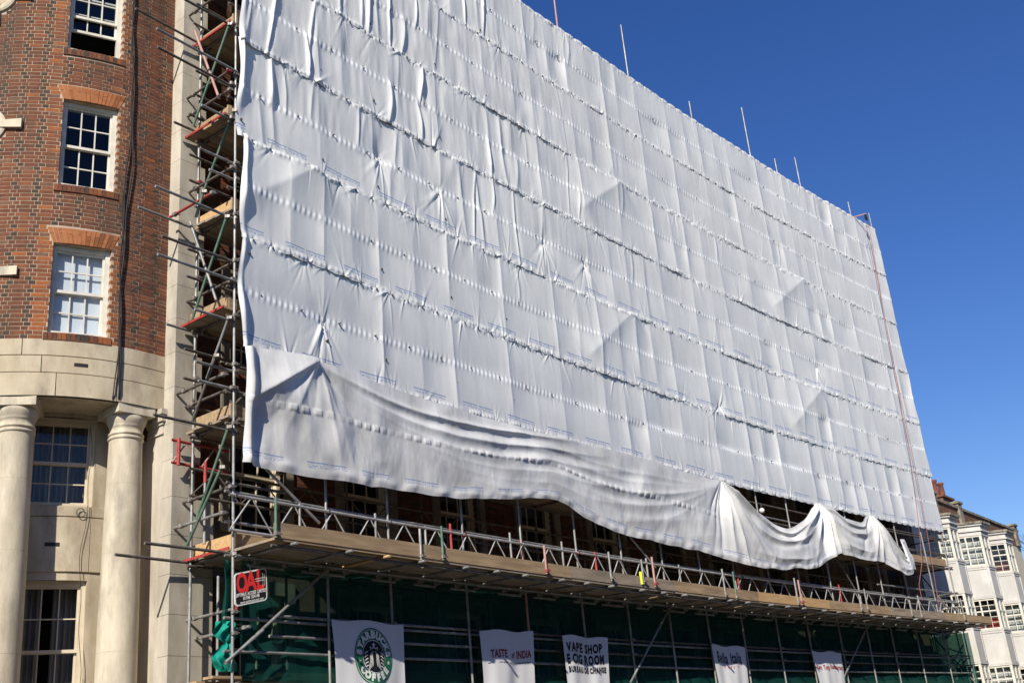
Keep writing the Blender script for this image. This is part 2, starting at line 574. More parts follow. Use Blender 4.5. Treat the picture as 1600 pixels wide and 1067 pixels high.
# shared unit tubes (one mesh per finish)
TUBE = {}
def tube_part(name, p, q, mat='galv', parent=None, r=0.0242):
    if mat not in TUBE:
        b = MB()
        b.tube((0, 0, -0.5), (0, 0, 0.5), 1.0, 10)
        TUBE[mat] = b.mesh('tube_' + mat, M[mat])
    p, q = Vector(p), Vector(q)
    d = q - p
    o = bpy.data.objects.new(name, TUBE[mat])
    link(o, parent)
    o.location = (p + q) / 2
    o.rotation_mode = 'QUATERNION'
    o.rotation_quaternion = d.normalized().to_track_quat('Z', 'Y')
    o.scale = (r, r, d.length)
    return o

def text_mesh(body, size, bold=0.0, sx=1.0):
    """flat lettering as triangles, centred, in its own x-y plane"""
    cu = bpy.data.curves.new("t", 'FONT')
    cu.body = body
    cu.size = size
    cu.align_x = 'CENTER'
    cu.align_y = 'CENTER'
    cu.offset = bold
    cu.resolution_u = 3
    cu.space_word = 1.5
    cu.space_character = 1.06
    o = bpy.data.objects.new("t", cu)
    COL.objects.link(o)
    dg = bpy.context.evaluated_depsgraph_get()
    me = bpy.data.meshes.new_from_object(o.evaluated_get(dg))
    bm = bmesh.new()
    bm.from_mesh(me)
    bmesh.ops.triangulate(bm, faces=bm.faces)
    vs = [(v.co.x * sx, v.co.y) for v in bm.verts]
    bm.verts.index_update()
    fs = [tuple(v.index for v in f.verts) for f in bm.faces]
    bm.free()
    bpy.data.objects.remove(o)
    bpy.data.curves.remove(cu)
    bpy.data.meshes.remove(me)
    return vs, fs

# ================================================================== SETTING
def ground():
    b = MB()
    b.add([(-1500, -1500, 0), (1500, -1500, 0), (1500, 1500, 0), (-1500, 1500, 0)], [(0, 1, 2, 3)])
    tag(b.build('ground', M['asphalt']), kind='structure')
    b = MB()
    b.box(-60, -9.8, 0.004, 80, -2.4, 0.008)
    tag(b.build('road', M['asphalt']), kind='structure')
    b = MB()
    b.box(-60, -2.1, 0.0, 80, 1.2, 0.13)
    tag(b.build('pavement', M['paving']), kind='structure')
    b = MB()
    b.box(-60, -16.5, 0.0, 80, -10.1, 0.13)
    tag(b.build('far_pavement', M['paving']), kind='structure')
    b = MB()
    for y0, y1 in ((-2.4, -2.103), (-10.097, -9.803)):
        x = -60.0
        while x < 79:
            b.box(x, y0, 0.0, x + 0.9, y1, 0.132)
            x += 0.91
    tag(b.build('kerb', M['kerb']), kind='structure')
    b = MB()
    for y in (-2.62, -2.82, -9.42, -9.62):
        b.box(-60, y, 0.009, 80, y + 0.07, 0.012)
    tag(b.build('road_marking', M['line']), kind='structure')
ground()

# ================================================================== CORNER BUILDING (brick bow with columns)
tower = root('corner_building', 'red brick corner building with a rounded bow and pale stone columns below', 'building', (-1.5, 3.0, 0))
COURSE = 0.0727
Z_BR, Z_TOP = 8.785, 19.6
A_R = 0.27                                            # right end of the flat brick, against the stone pier
OPEN = [(-1.70, -0.775, 8.905, 10.50), (-1.70, -0.775, 11.60, 13.285), (-1.70, -0.775, 14.335, 15.98)]
LINT = [(-1.80, -0.675, o[3], o[3] + 0.29) for o in OPEN]
SILL = [(-1.77, -0.71, o[2] - 0.118, o[2]) for o in OPEN]

def blocked(a0, a1, z0, z1):
    for R in OPEN + SILL:
        if a1 > R[0] + 0.002 and a0 < R[1] - 0.002 and z1 > R[2] + 0.002 and z0 < R[3] - 0.002:
            return R
    return None

def tower_core():
    """the mortar bed the bricks are laid in, with the window openings left out"""
    As = sorted(set([-4.6, A_R + 0.0] + [o[0] for o in OPEN] + [o[1] for o in OPEN] + list(np.arange(-4.5, 0.0, 0.15)) + [0.0]))
    Zs = sorted(set([Z_BR, Z_TOP] + [o[2] for o in OPEN] + [o[3] for o in OPEN]))
    b = MB()
    OFF = -0.0035
    for i in range(len(As) - 1):
        for j in range(len(Zs) - 1):
            am, zm = (As[i] + As[i + 1]) / 2, (Zs[j] + Zs[j + 1]) / 2
            if any(o[0] < am < o[1] and o[2] < zm < o[3] for o in OPEN):
                continue
            a0, a1, z0, z1 = As[i], As[i + 1], Zs[j], Zs[j + 1]
            b.add([TW(a0, z0, OFF), TW(a1, z0, OFF), TW(a1, z1, OFF), TW(a0, z1, OFF)], [(0, 1, 2, 3)])
    for o in OPEN:                                     # brick reveals
        for a in (o[0], o[1]):
            b.add([TW(a, o[2], OFF), TW(a, o[3], OFF), TW(a, o[3], -0.3), TW(a, o[2], -0.3)], [(0, 1, 2, 3)])
        for z in (o[2], o[3]):
            b.add([TW(o[0], z, OFF), TW(o[1], z, OFF), TW(o[1], z, -0.3), TW(o[0], z, -0.3)], [(0, 1, 2, 3)])
    b.build('wall', M['mortar'], tower)
    # plain flank, roof and lower storeys round the corner so the building is closed
    b = MB()
    p0 = TW(-4.6, 0)
    pts = [(p0[0], p0[1]), (p0[0] - 0.3, 11.9), (A_R + SB, 11.9), (A_R + SB, YB + 0.3)]
    for (x0, y0), (x1, y1) in zip(pts[:-1], pts[1:]):
        b.add([(x0, y0, 0), (x1, y1, 0), (x1, y1, Z_TOP), (x0, y0, Z_TOP)], [(0, 1, 2, 3)])
    ring = [TW(a, Z_TOP, -0.02) for a in np.arange(-4.6, 0.01, 0.2)] + [TW(A_R, Z_TOP, -0.02), (A_R + SB, 12, Z_TOP), (p0[0] - 0.3, 12, Z_TOP)]
    b.add(ring, [tuple(range(len(ring)))])
    b.build('flank_wall', M['parapet_brick'], tower)

# circular stone ornaments up the middle of the bow
RING_A = -2.93
RINGS = [(RING_A, 12.72), (RING_A - 0.02, 15.42)]
ARMS = []
def in_ring(a, z):
    return any((a - ra) ** 2 + (z - rz) ** 2 < 0.36 ** 2 for ra, rz in RINGS)

def lay_bricks():
    STR, HED, J = 0.214, 0.102, 0.0115
    bricks = []
    nrow = int((Z_TOP - Z_BR) / COURSE)
    for k in range(nrow):
        z0 = Z_BR + k * COURSE + 0.004
        z1 = z0 + COURSE - 0.0105
        if z1 > Z_TOP:
            break
        a = A_R - 0.003
        t = k % 2
        first = True
        slip = random.uniform(-0.018, 0.018)
        while a > -4.5:
            if first:
                w = STR if t == 0 else HED
                kind = 's' if t == 0 else 'h'
                first = False
            else:
                kind = 'h' if kind == 's' else 's'
                w = HED if kind == 'h' else STR
            if t == 1 and abs(a - (A_R - 0.003)) < 1e-6:
                w = 0.157 + slip
                kind = 's'
            a1, a0 = a, a - w
            a = a0 - J
            if in_ring((a0 + a1) / 2, (z0 + z1) / 2):
                continue
            # trim at openings, arches
            segs = [(a0, a1)]
            zm = (z0 + z1) / 2
            for R in OPEN + SILL:
                if R[2] - 0.03 < zm < R[3] + 0.0:
                    ns = []
                    for (p, q) in segs:
                        if q <= R[0] or p >= R[1]:
                            ns.append((p, q))
                        else:
                            if p < R[0] - 0.03:
                                ns.append((p, R[0]))
                            if q > R[1] + 0.03:
                                ns.append((R[1], q))
                    segs = ns
            for R in LINT:
                if R[2] < zm < R[3] + 0.01:
                    sl = 0.115 * (zm - R[2]) / 0.29
                    l0, r0 = OPEN[0][0] - 0.01 - sl, OPEN[0][1] + 0.01 + sl
                    ns = []
                    for (p, q) in segs:
                        if q <= l0 or p >= r0:
                            ns.append((p, q))
                        else:
                            if p < l0 - 0.03:
                                ns.append((p, l0 - 0.006))
                            if q > r0 + 0.03:
                                ns.append((r0 + 0.006, q))
                    segs = ns
            for (p, q) in segs:
                full = abs(q - p - w) < 1e-6 and w in (STR, HED)
                am = (p + q) / 2
                jamb = any(R[2] - 0.15 < zm < R[3] + 0.3 and (R[0] - 0.26 < am < R[0] or R[1] < am < R[1] + 0.14) for R in OPEN)
                r = random.random()
                if jamb:
                    mi = 4 if r < 0.30 else (2 if r < 0.60 else (5 if r < 0.8 else 0))
                elif kind == 'h':
                    mi = 3 if r < (0.52 if am < -0.75 else 0.28) else (1 if r < 0.9 else 0)
                else:
                    mi = 2 if r < 0.16 else (0 if r < 0.58 else (5 if r < 0.66 else (4 if r < 0.685 else 1)))
                bricks.append((am, (z0 + z1) / 2, q - p, z1 - z0, mi, full, kind))
    return bricks

def brick_shape(w, h, out=0.0, mi=0):
    """front-chamfered brick, local x along, y into the wall, z up"""
    c = 0.0015
    x, z = w / 2, h / 2
    v = [(-x, 0.09, -z), (x, 0.09, -z), (x, 0.09, z), (-x, 0.09, z),
         (-x, c, -z), (x, c, -z), (x, c, z), (-x, c, z),
         (-x + c, 0, -z + c), (x - c, 0, -z + c), (x - c, 0, z - c), (-x + c, 0, z - c)]
    f = [(8, 9, 10, 11), (4, 5, 9, 8), (5, 6, 10, 9), (6, 7, 11, 10), (7, 4, 8, 11),
         (0, 1, 5, 4), (1, 2, 6, 5), (2, 3, 7, 6), (3, 0, 4, 7)]
    return v, f

def frame_at(a, z, off=0.0):
    p = Vector(TW(a, z, off))
    ang = 0.0 if a >= 0 else a / RB                    # turn about z
    return p, ang

tower_core()
all_bricks = lay_bricks()
cv = Vector(CAM)
def vis(b):
    p = Vector(TW(b[0], b[1]))
    n = Vector(TW(b[0], b[1], 1.0)) - p
    d = (cv - p)
    if -0.03 < b[0] - 0.0 < 0 or p.x < -3.2:
        return 1e9
    return d.length / max(0.05, n.normalized().dot(d.normalized())) / (b[2] ** 0.5)
cand = sorted([b for b in all_bricks if b[5] and b[0] > -2.75], key=vis)[:298]
cset = set(id(b) for b in cand)
shared = {}
stuff = MB()
for b in all_bricks:
    am, zm, w, h, mi, full, kind = b
    jit = random.uniform(-0.0015, 0.0020)
    rot = random.uniform(-0.006, 0.006)
    p, ang = frame_at(am, zm, jit)
    if id(b) in cset:
        key = (kind, mi)
        if key not in shared:
            v, f = brick_shape(w, h)
            shared[key] = MB().add(v, f).mesh('brick_%s_%d' % key, M['brick%d' % mi])
        o = bpy.data.objects.new('brick', shared[key])
        link(o, tower)
        o.location = p
        o.rotation_euler = (0, rot, ang)
    else:
        v, f = brick_shape(w, h)
        c, s_ = math.cos(ang), math.sin(ang)
        stuff.add([(p.x + x * c - y * s_, p.y + x * s_ + y * c, p.z + z + x * rot) for x, y, z in v], f, mi)
tag(stuff.build('brickwork', [M['brick%d' % i] for i in range(6)], tower), kind='stuff')

def arch_and_sill(o):
    n = 15
    a0, a1, z = o[0] - 0.005, o[1] + 0.005, o[3]
    am = (a0 + a1) / 2
    b0 = MB()
    v = [TW(a0 - 0.0, z, 0.0), TW(a1, z, 0.0), TW(a1 + 0.11, z + 0.285, 0.0), TW(a0 - 0.11, z + 0.285, 0.0)]
    arch = MB()
    m = 8
    for i in range(m):
        t0, t1 = i / m, (i + 1) / m
        arch.add([TW(a0 + (a1 - a0) * t0, z, -0.004), TW(a0 + (a1 - a0) * t1, z, -0.004),
                  TW(a0 - 0.11 + (a1 - a0 + 0.22) * t1, z + 0.285, -0.004), TW(a0 - 0.11 + (a1 - a0 + 0.22) * t0, z + 0.285, -0.004)], [(0, 1, 2, 3)])
    ao = arch.build('window_arch', M['mortar'], tower)
    for i in range(n):
        for half in ((0, 1),) if i % 2 else ((0, 0.62), (0.62, 1)):
            t0, t1 = (i + 0.06) / n, (i + 0.94) / n
            h0, h1 = half[0] + 0.012, half[1] - 0.012
            q = []
            jt = random.uniform(-0.002, 0.003)
            for hh in (h0, h1):
                lo, hi = a0 - 0.11 * hh, a1 + 0.11 * hh
                q.append((lo + (hi - lo) * t0, lo + (hi - lo) * t1, z + 0.285 * hh))
            pts = []
            for off in (-0.08, 0.004 + jt):
                pts += [TW(q[0][0], q[0][2], off), TW(q[0][1], q[0][2], off), TW(q[1][1], q[1][2], off), TW(q[1][0], q[1][2], off)]
            b = MB()
            b.add(pts, [(4, 5, 6, 7), (0, 1, 5, 4), (1, 2, 6, 5), (2, 3, 7, 6), (3, 0, 4, 7)])
            b.build('brick', M['gauged'] if random.random() < 0.8 else M['brick4'], ao)
    # sill of bricks on edge over a thin tile course
    s0, s1, zs = o[0] - 0.06, o[1] + 0.06, o[2]
    b = MB()
    for i in range(6):
        t0, t1 = s0 + (s1 - s0) * i / 6, s0 + (s1 - s0) * (i + 1) / 6
        pts = [TW(t0, zs - 0.135, -0.06), TW(t1, zs - 0.135, -0.06), TW(t1, zs - 0.135, 0.022), TW(t0, zs - 0.135, 0.022),
               TW(t0, zs - 0.118, -0.06), TW(t1, zs - 0.118, -0.06), TW(t1, zs - 0.118, 0.022), TW(t0, zs - 0.118, 0.022)]
        b.add(pts, [(0, 1, 2, 3), (7, 6, 5, 4), (3, 2, 6, 7), (0, 3, 7, 4), (1, 5, 6, 2)])
    so = b.build('window_sill', M['brick1'], tower)
    n = 15
    for i in range(n):
        t0, t1 = s0 + (s1 - s0) * (i + 0.05) / n, s0 + (s1 - s0) * (i + 0.95) / n
        b = MB()
        oo = 0.012 + random.uniform(-0.002, 0.003)
        pts = [TW(t0, zs - 0.116, -0.10), TW(t1, zs - 0.116, -0.10), TW(t1, zs - 0.116, oo), TW(t0, zs - 0.116, oo),
               TW(t0, zs - 0.003, -0.10), TW(t1, zs - 0.003, -0.10), TW(t1, zs - 0.003, oo), TW(t0, zs - 0.003, oo)]
        b.add(pts, [(0, 3, 2, 1), (4, 5, 6, 7), (3, 7, 6, 2), (0, 4, 7, 3), (1, 2, 6, 5)])
        b.build('brick', M[random.choice(['brick2', 'brick3', 'brick1', 'brick4', 'brick0'])], so)
for o in OPEN:
    arch_and_sill(o)

def sash_window(parent, origin, ang, w, h, opened=0.0, blind=None, curtain=None, name='window', lbl=None, rows=2, mat='white_paint',
                bar=0.022, thirds=False, room=True):
    """sash window: local x along (0..w), y into the wall, z up (0..h)"""
    mt = M[mat]
    b = MB()
    fw, fr_ = 0.055, 0.085
    b.box(0.0, 0.085, 0.0, fw, 0.26, h)
    b.box(w - fr_, 0.085, 0.0, w, 0.26, h)
    b.box(fw, 0.085, h - fw * 1.3, w - fr_, 0.26, h)
    b.box(fw, 0.03, 0.0, w - fr_, 0.26, 0.045)
    o = b.build(name, mt, parent)
    o.location = origin
    o.rotation_euler = (0, 0, ang)
    if lbl:
        o["label"] = lbl
    iw = w - 2 * fw
    z0, z1 = 0.045, h - fw * 1.3
    zm = (z0 + z1) / 2
    parts = [(zm - 0.018, z1, 0.125, 0.0), (z0, zm + 0.018, 0.17, opened)]
    if thirds:
        zt = (z1 - z0) / 3
        parts = [(z0 + 1.45 * zt, z1, 0.125, 0.0), (z0, z0 + 1.45 * zt + 0.03, 0.17, opened)]
    for (a, bb, y, lift) in parts:
        a += lift
        bb += lift
        bb = min(bb, h + 0.2)
        s = MB()
        st = 0.038
        s.box(fw + 0.002, y, a, fw + st, y + 0.04, bb)
        s.box(w - fr_ - st, y, a, w - fr_ - 0.002, y + 0.04, bb)
        s.box(fw + st, y, a, w - fr_ - st, y + 0.04, a + 0.05)
        s.box(fw + st, y, bb - 0.036, w - fr_ - st, y + 0.04, bb)
        x0, x1 = fw + st, w - fr_ - st
        c0, c1 = a + 0.05, bb - 0.036
        xs = [x0 + (x1 - x0) * i / 3 for i in range(4)]
        zs = [c0 + (c1 - c0) * i / rows for i in range(rows + 1)]
        for x in xs[1:-1]:
            s.box(x - bar / 2, y + 0.006, c0, x + bar / 2, y + 0.034, c1)
        for z in zs[1:-1]:
            for i in range(3):
                lo = xs[i] + (bar / 2 if i else 0)
                hi = xs[i + 1] - (bar / 2 if i < 2 else 0)
                s.box(lo, y + 0.008, z - bar / 2, hi, y + 0.032, z + bar / 2)
        s.build('sash', mt, o)
        for i in range(3):
            for j in range(rows):
                g = MB()
                tl = random.uniform(-0.0012, 0.0012)
                g.add([(xs[i], y + 0.02 + tl, zs[j]), (xs[i + 1], y + 0.02 - tl, zs[j]), (xs[i + 1], y + 0.02 - tl, zs[j + 1]), (xs[i], y + 0.02 + tl, zs[j + 1])],
                      [(0, 1, 2, 3)])
                g.build('pane', M['glass'], o)
    if blind is not None:
        g = MB()
        g.box(fw + 0.002, 0.228, z0 + blind * (z1 - z0), w - fr_ - 0.002, 0.234, z1)
        g.build('blind', M['blind'], o)
    if curtain:
        n = 120
        xx = np.linspace(fw + 0.01, w - fw - 0.01, n)
        keep = [(0, n)] if curtain == 'full' else [(0, int(n * .36)), (int(n * .55), n)]
        for (i0, i1) in keep:
            X = np.tile(xx[i0:i1], (2, 1))
            Yc = np.tile(0.42 + 0.03 * np.sin(xx[i0:i1] * 75) + 0.015 * np.sin(xx[i0:i1] * 31 + 1), (2, 1))
            Zc = np.array([[0.0] * (i1 - i0), [h] * (i1 - i0)])
            me = grid_mesh('curtain', X, Yc, Zc, M['curtain'])
            link(bpy.data.objects.new('curtain', me), o)
    if room:
        g = MB()
        Dp = 1.6
        g.add([(-0.2, 0.27, -0.2), (w + 0.2, 0.27, -0.2), (w + 0.2, Dp, -0.2), (-0.2, Dp, -0.2),
               (-0.2, 0.27, h + 0.2), (w + 0.2, 0.27, h + 0.2), (w + 0.2, Dp, h + 0.2), (-0.2, Dp, h + 0.2)],
              [(0, 1, 2, 3), (7, 6, 5, 4), (1, 5, 6, 2), (2, 6, 7, 3), (3, 7, 4, 0)])
        g.build('room', M['dark'], o)
    return o

def chord_window(o, **kw):
    p, q = Vector(TW(o[0], o[2])), Vector(TW(o[1], o[2]))
    d = q - p
    ang = math.atan2(d.y, d.x)
    n = Vector((math.sin(ang), -math.cos(ang), 0))
    org = p + Vector((d.y, -d.x, 0)).normalized() * -0.0
    return sash_window(tower, p, ang, math.hypot(d.x, d.y), o[3] - o[2], **kw)
chord_window(OPEN[0], blind=0.0, lbl='sash window with a white blind drawn right down')
chord_window(OPEN[1], lbl='closed sash window with dark panes')
chord_window(OPEN[2], opened=0.47, lbl='sash window with its lower sash pushed up')

def stone_ornaments():
    for k, (ra, rz) in enumerate(RINGS):
        b = MB()
        n = 40
        prof = [(0.205, -0.02), (0.215, 0.035), (0.25, 0.05), (0.30, 0.05), (0.338, 0.035), (0.345, -0.02)]
        for i in range(n):
            t0, t1 = 2 * math.pi * i / n, 2 * math.pi * (i + 1) / n
            for (r0, o0), (r1, o1) in zip(prof[:-1], prof[1:]):
                q = [TW(ra + r * math.cos(t), rz + r * math.sin(t), o) for r, o, t in ((r0, o0, t0), (r1, o1, t0), (r1, o1, t1), (r0, o0, t1))]
                b.add(q, [(0, 1, 2, 3)], 0, True)
        ro = b.build('stone_roundel', M['stone_col'], tower)
        for ang in (0, 90, 180, 270):
            c, s_ = round(math.cos(math.radians(ang))), round(math.sin(math.radians(ang)))
            q = []
            for off in (-0.03, 0.075):
                for (r, t) in ((0.17, -0.062), (0.60, -0.085), (0.60, 0.085), (0.17, 0.062)):
                    q.append(TW(ra + r * c - t * s_, rz + r * s_ + t * c, off))
            kb = MB()
            kb.add(q, [(4, 5, 6, 7), (0, 1, 5, 4), (1, 2, 6, 5), (2, 3, 7, 6), (3, 0, 4, 7)])
            kb.build('keystone', M['stone_col'], ro)
        db = MB()
        q = [TW(ra + 0.21 * math.cos(2 * math.pi * i / 24), rz + 0.21 * math.sin(2 * math.pi * i / 24), -0.004) for i in range(24)]
        db.add(q, [tuple(range(24))])
        db.build('roundel_panel', M['dark'], ro)
    # stone tail of a lower surround at the left edge
    q = []
    for off in (-0.03, 0.07):
        for (a, z) in ((-3.1, 9.89), (-2.21, 9.875), (-2.21, 10.03), (-3.1, 10.05)):
            q.append(TW(a, z, off))
    kb = MB()
    kb.add(q, [(4, 5, 6, 7), (0, 1, 5, 4), (1, 2, 6, 5), (2, 3, 7, 6), (3, 0, 4, 7)])
    kb.build('keystone', M['stone_col'], tower)
stone_ornaments()

def block(parent, a0, a1, z0, z1, o0, o1, mat='stone', name='stone_block', n=None):
    """a wall stone following the tower line, arris slightly chamfered"""
    n = n or max(1, int(abs(a1 - a0) / 0.12)) if a0 < 0 else 1
    b = MB()
    c = 0.005
    As = [a0 + (a1 - a0) * i / n for i in range(n + 1)]
    cols = []
    for i, a in enumerate(As):
        e = c if i == 0 else (-c if i == n else 0)
        cols.append([TW(a, z0, o0), TW(a, z0, o1 - c), TW(a + e, z0 + c, o1), TW(a + e, z1 - c, o1), TW(a, z1, o1 - c), TW(a, z1, o0)])
    for i in range(n):
        for k in range(5):
            b.add([cols[i][k], cols[i + 1][k], cols[i + 1][k + 1], cols[i][k + 1]], [(0, 1, 2, 3)])
    b.add(cols[0], [tuple(range(5, -1, -1))])
    b.add(cols[-1], [tuple(range(6))])
    return b.build(name, M[mat], parent)

def tower_stone():
    # backing so the open joints read dark
    b = MB()
    for i in range(24):
        a0, a1 = -4.6 + 4.87 * i / 24, -4.6 + 4.87 * (i + 1) / 24
        b.add([TW(a0, 7.84, -0.05), TW(a1, 7.84, -0.05), TW(a1, 8.785, -0.05), TW(a0, 8.785, -0.05)], [(0, 1, 2, 3)])
    b.build('joint_bed', M['joint'], tower)
    for (z0, z1, o1, seq) in ((8.51, 8.785, 0.012, (-4.6, -3.3, -2.05, -0.585, A_R)), (8.225, 8.50, 0.010, (-4.6, -2.9, -1.75, -0.585, A_R)),
                              (7.835, 8.215, 0.012, (-4.6, -3.2, -1.52, -0.585, A_R))):
        for a0, a1 in zip(seq[:-1], seq[1:]):
            block(tower, a0 + 0.0035, a1 - 0.0035, z0, z1, -0.06, o1)
    # soffit over the columns
    b = MB()
    for i in range(24):
        a0, a1 = -4.6 + 4.87 * i / 24, -4.6 + 4.87 * (i + 1) / 24
        b.add([TW(a0, 7.835, 0.0), TW(a1, 7.835, 0.0), TW(a1, 7.835, -1.2), TW(a0, 7.835, -1.2)], [(0, 1, 2, 3)])
    b.build('soffit', M['stone'], tower)
    # air brick
    b = MB()
    for i in range(6):
        u0, u1 = -1.27 + 0.035 * i, -1.27 + 0.035 * (i + 1)
        b.add([TW(u0, 8.345, 0.0135), TW(u1, 8.345, 0.0135), TW(u1, 8.405, 0.0135), TW(u0, 8.405, 0.0135)], [(0, 1, 2, 3)])
    b.build('air_brick', M['black_iron'], tower)
    # lower wall set back behind the columns
    OW = -0.82
    holes = [(-1.97, -0.56, 6.30, 7.76), (-1.97, -0.60, 3.05, 5.12)]
    def TWr(a, z, off):
        return TW(a, z, off)
    As = sorted(set(list(np.arange(-4.8, 0.01, 0.25)) + [h[i] for h in holes for i in (0, 1)] + [0.0, 0.55]))
    Zs = [0.13, 3.05, 5.12, 5.24, 6.12, 6.30, 7.76, 7.86]
    b = MB()
    for i in range(len(As) - 1):
        for j in range(len(Zs) - 1):
            am, zm = (As[i] + As[i + 1]) / 2, (Zs[j] + Zs[j + 1]) / 2
            if any(h[0] < am < h[1] and h[2] < zm < h[3] for h in holes):
                continue
            b.add([TW(As[i], Zs[j], OW), TW(As[i + 1], Zs[j], OW), TW(As[i + 1], Zs[j + 1], OW), TW(As[i], Zs[j + 1], OW)], [(0, 1, 2, 3)])
    for h in holes:
        for a in h[:2]:
            b.add([TW(a, h[2], OW), TW(a, h[3], OW), TW(a, h[3], OW - 0.3), TW(a, h[2], OW - 0.3)], [(0, 1, 2, 3)])
        for z in h[2:]:
            b.add([TW(h[0], z, OW), TW(h[1], z, OW), TW(h[1], z, OW - 0.3), TW(h[0], z, OW - 0.3)], [(0, 1, 2, 3)])
    b.build('lower_wall', M['stone'], tower)
    # apron stones between the two windows
    for (z0, z1) in ((5.25, 6.11), (6.125, 6.285)):
        for a0, a1 in ((-3.2, -2.1), (-2.09, -0.6), (-0.59, 0.3)):
            block(tower, a0, a1, z0, z1, OW - 0.02, OW + 0.028, 'stone', 'stone_block')
    for a in (-1.52,):
        g = MB()
        for i in range(6):
            u0, u1 = a + 0.05 * i, a + 0.05 * (i + 1)
            g.add([TW(u0, 5.64, OW + 0.032), TW(u1, 5.64, OW + 0.032), TW(u1, 5.70, OW + 0.032), TW(u0, 5.70, OW + 0.032)], [(0, 1, 2, 3)])
        g.build('air_brick', M['black_iron'], tower)
    for h, kw in ((holes[0], dict(curtain='full', blind=None, lbl='dark sash window between the columns')),  # full curtain added to grey the panes in place of a reflection
                  (holes[1], dict(curtain='part', lbl='sash window with grey curtains between the columns', thirds=True))):
        p, q = Vector(TW(h[0], h[2], OW)), Vector(TW(h[1], h[2], OW))
        d = q - p
        ang = math.atan2(d.y, d.x)
        n = Vector((math.sin(ang), -math.cos(ang), 0))
        sash_window(tower, p + n * 0.03, ang, d.length, h[3] - h[2], mat='cream_paint', bar=0.018, **kw)
    # columns
    for k, (px, py) in enumerate(((24, 690), (196, 700))):
        d = ray(px, py)
        rr = RB - 0.34
        c = np.array([SB, YB + RB])
        oc = CAM[:2] - c
        A_, B_, C_ = d[:2] @ d[:2], 2 * oc @ d[:2], oc @ oc - rr * rr
        t = (-B_ - math.sqrt(B_ * B_ - 4 * A_ * C_)) / 2 / A_
        cx, cy = (CAM + t * d)[:2]
        b = MB()
        prof = [(0.315, 0.13), (0.313, 2.2), (0.305, 4.2)] + [(0.305 - 0.045 * ((z - 4.2) / 3.1) ** 1.3, z) for z in np.linspace(4.3, 7.30, 12)]
        b.lathe((cx, cy), prof, 48)
        co = b.build('column', M['stone_col'], tower)
        for zj in (3.95, 5.45, 6.55):                 # drum joints
            r = np.interp(zj, [p[1] for p in prof], [p[0] for p in prof])
            jb = MB()
            jb.lathe((cx, cy), [(r + 0.0015, zj - 0.004), (r + 0.0015, zj + 0.004)], 48)
            jb.build('drum_joint', M['stone'], co)
        b = MB()
        cap = [(0.297, 7.29), (0.325, 7.30), (0.338, 7.32), (0.325, 7.34), (0.300, 7.35), (0.300, 7.37), (0.330, 7.375), (0.338, 7.39), (0.330, 7.405),
               (0.302, 7.41), (0.300, 7.50), (0.315, 7.505), (0.315, 7.525), (0.345, 7.56), (0.385, 7.61), (0.40, 7.65), (0.385, 7.69)]
        cap = [((r_ - 0.297) * 0.62 + 0.2595, z_) for r_, z_ in cap]
        b.lathe((cx, cy), cap, 48)
        b.build('capital', M['stone_col'], co)
        b = MB()
        phi = math.atan2(SB - cx, YB + RB - cy) if cx < SB else 0.0
        ca, sa = math.cos(-phi), math.sin(-phi)
        hw = 0.325
        pts = []
        for z, e in ((7.69, 0.0), (7.832, 0.0)):
            for x, y in ((-hw, -hw), (hw, -hw), (hw, hw), (-hw, hw)):
                pts.append((cx + x * ca - y * sa, cy + x * sa + y * ca, z))
        b.hexa(pts)
        b.build('abacus', M['stone_col'], co)
    # slim pilaster next to the pier, with a moulded head
    b = MB()
    x0, x1 = SB + 0.262, SB + 0.40
    yb = YB - 0.01
    b.box(x0, yb, 0.13, x1, yb + 0.9, 7.42)
    po = b.build('pilaster', M['stone_grey'], tower)
    b = MB()
    for z0, z1, e in ((7.422, 7.45, 0.03), (7.452, 7.58, 0.012), (7.582, 7.63, 0.04), (7.632, 7.74, 0.075), (7.742, 7.831, 0.11)):
        b.box(x0 - e, yb - e, z0, x1 - 0.0, yb + 0.4, z1)
    b.build('capital', M['stone_grey'], po)
tower_stone()

# cables hanging down the bow
def cables():
    r = root('hanging_cable', 'black cables hanging down the brick bow beside the windows', 'cable', TW(-0.56, 7.9, 0.05))
    for k, (da, amp) in enumerate(((0.0, 0.035), (0.035, 0.05), (-0.03, 0.02))):
        pts = []
        z = 16.4 if k < 2 else 11.7
        ph = random.random() * 6
        while z > 7.86:
            w = amp * math.sin(z * 1.1 + ph) + 0.018 * math.sin(z * 3.7 + ph * 2)
            pts.append(TW(-0.60 + da + w, z, 0.045 if z > 7.95 else 0.02))
            z -= 0.12
        MB().path(pts, 0.014 if k < 2 else 0.010, 6).build('cable_run', M['cable'], r)
    r2 = root('thin_wire', 'thin black wire looping down the wall beside the right-hand column', 'cable', TW(-0.70, 3, -0.7))
    pts = []
    for t in np.linspace(0, 1, 60):
        z = 7.6 - t * 4.4
        pts.append(TW(-0.735 + 0.05 * math.sin(t * 9) + 0.03 * math.sin(t * 23), z, -0.76))
    MB().path(pts, 0.0045, 5).build('wire_run', M['cable'], r2)
    pts = [TW(-0.86 + 0.085 * math.cos(t) + 0.02 * t / 6, 6.18 + 0.07 * math.sin(t), -0.755) for t in np.linspace(0, 12, 50)]
    MB().path(pts, 0.004, 5).build('wire_coil', M['cable'], r2)
cables()

# ================================================================== BUILDING BEHIND THE SCAFFOLD
main = root('scaffolded_building', 'red brick building with stone pier, hidden behind white sheeting', 'building', (15, 4, 0))
WD = 1.46                                              # depth of its brick face

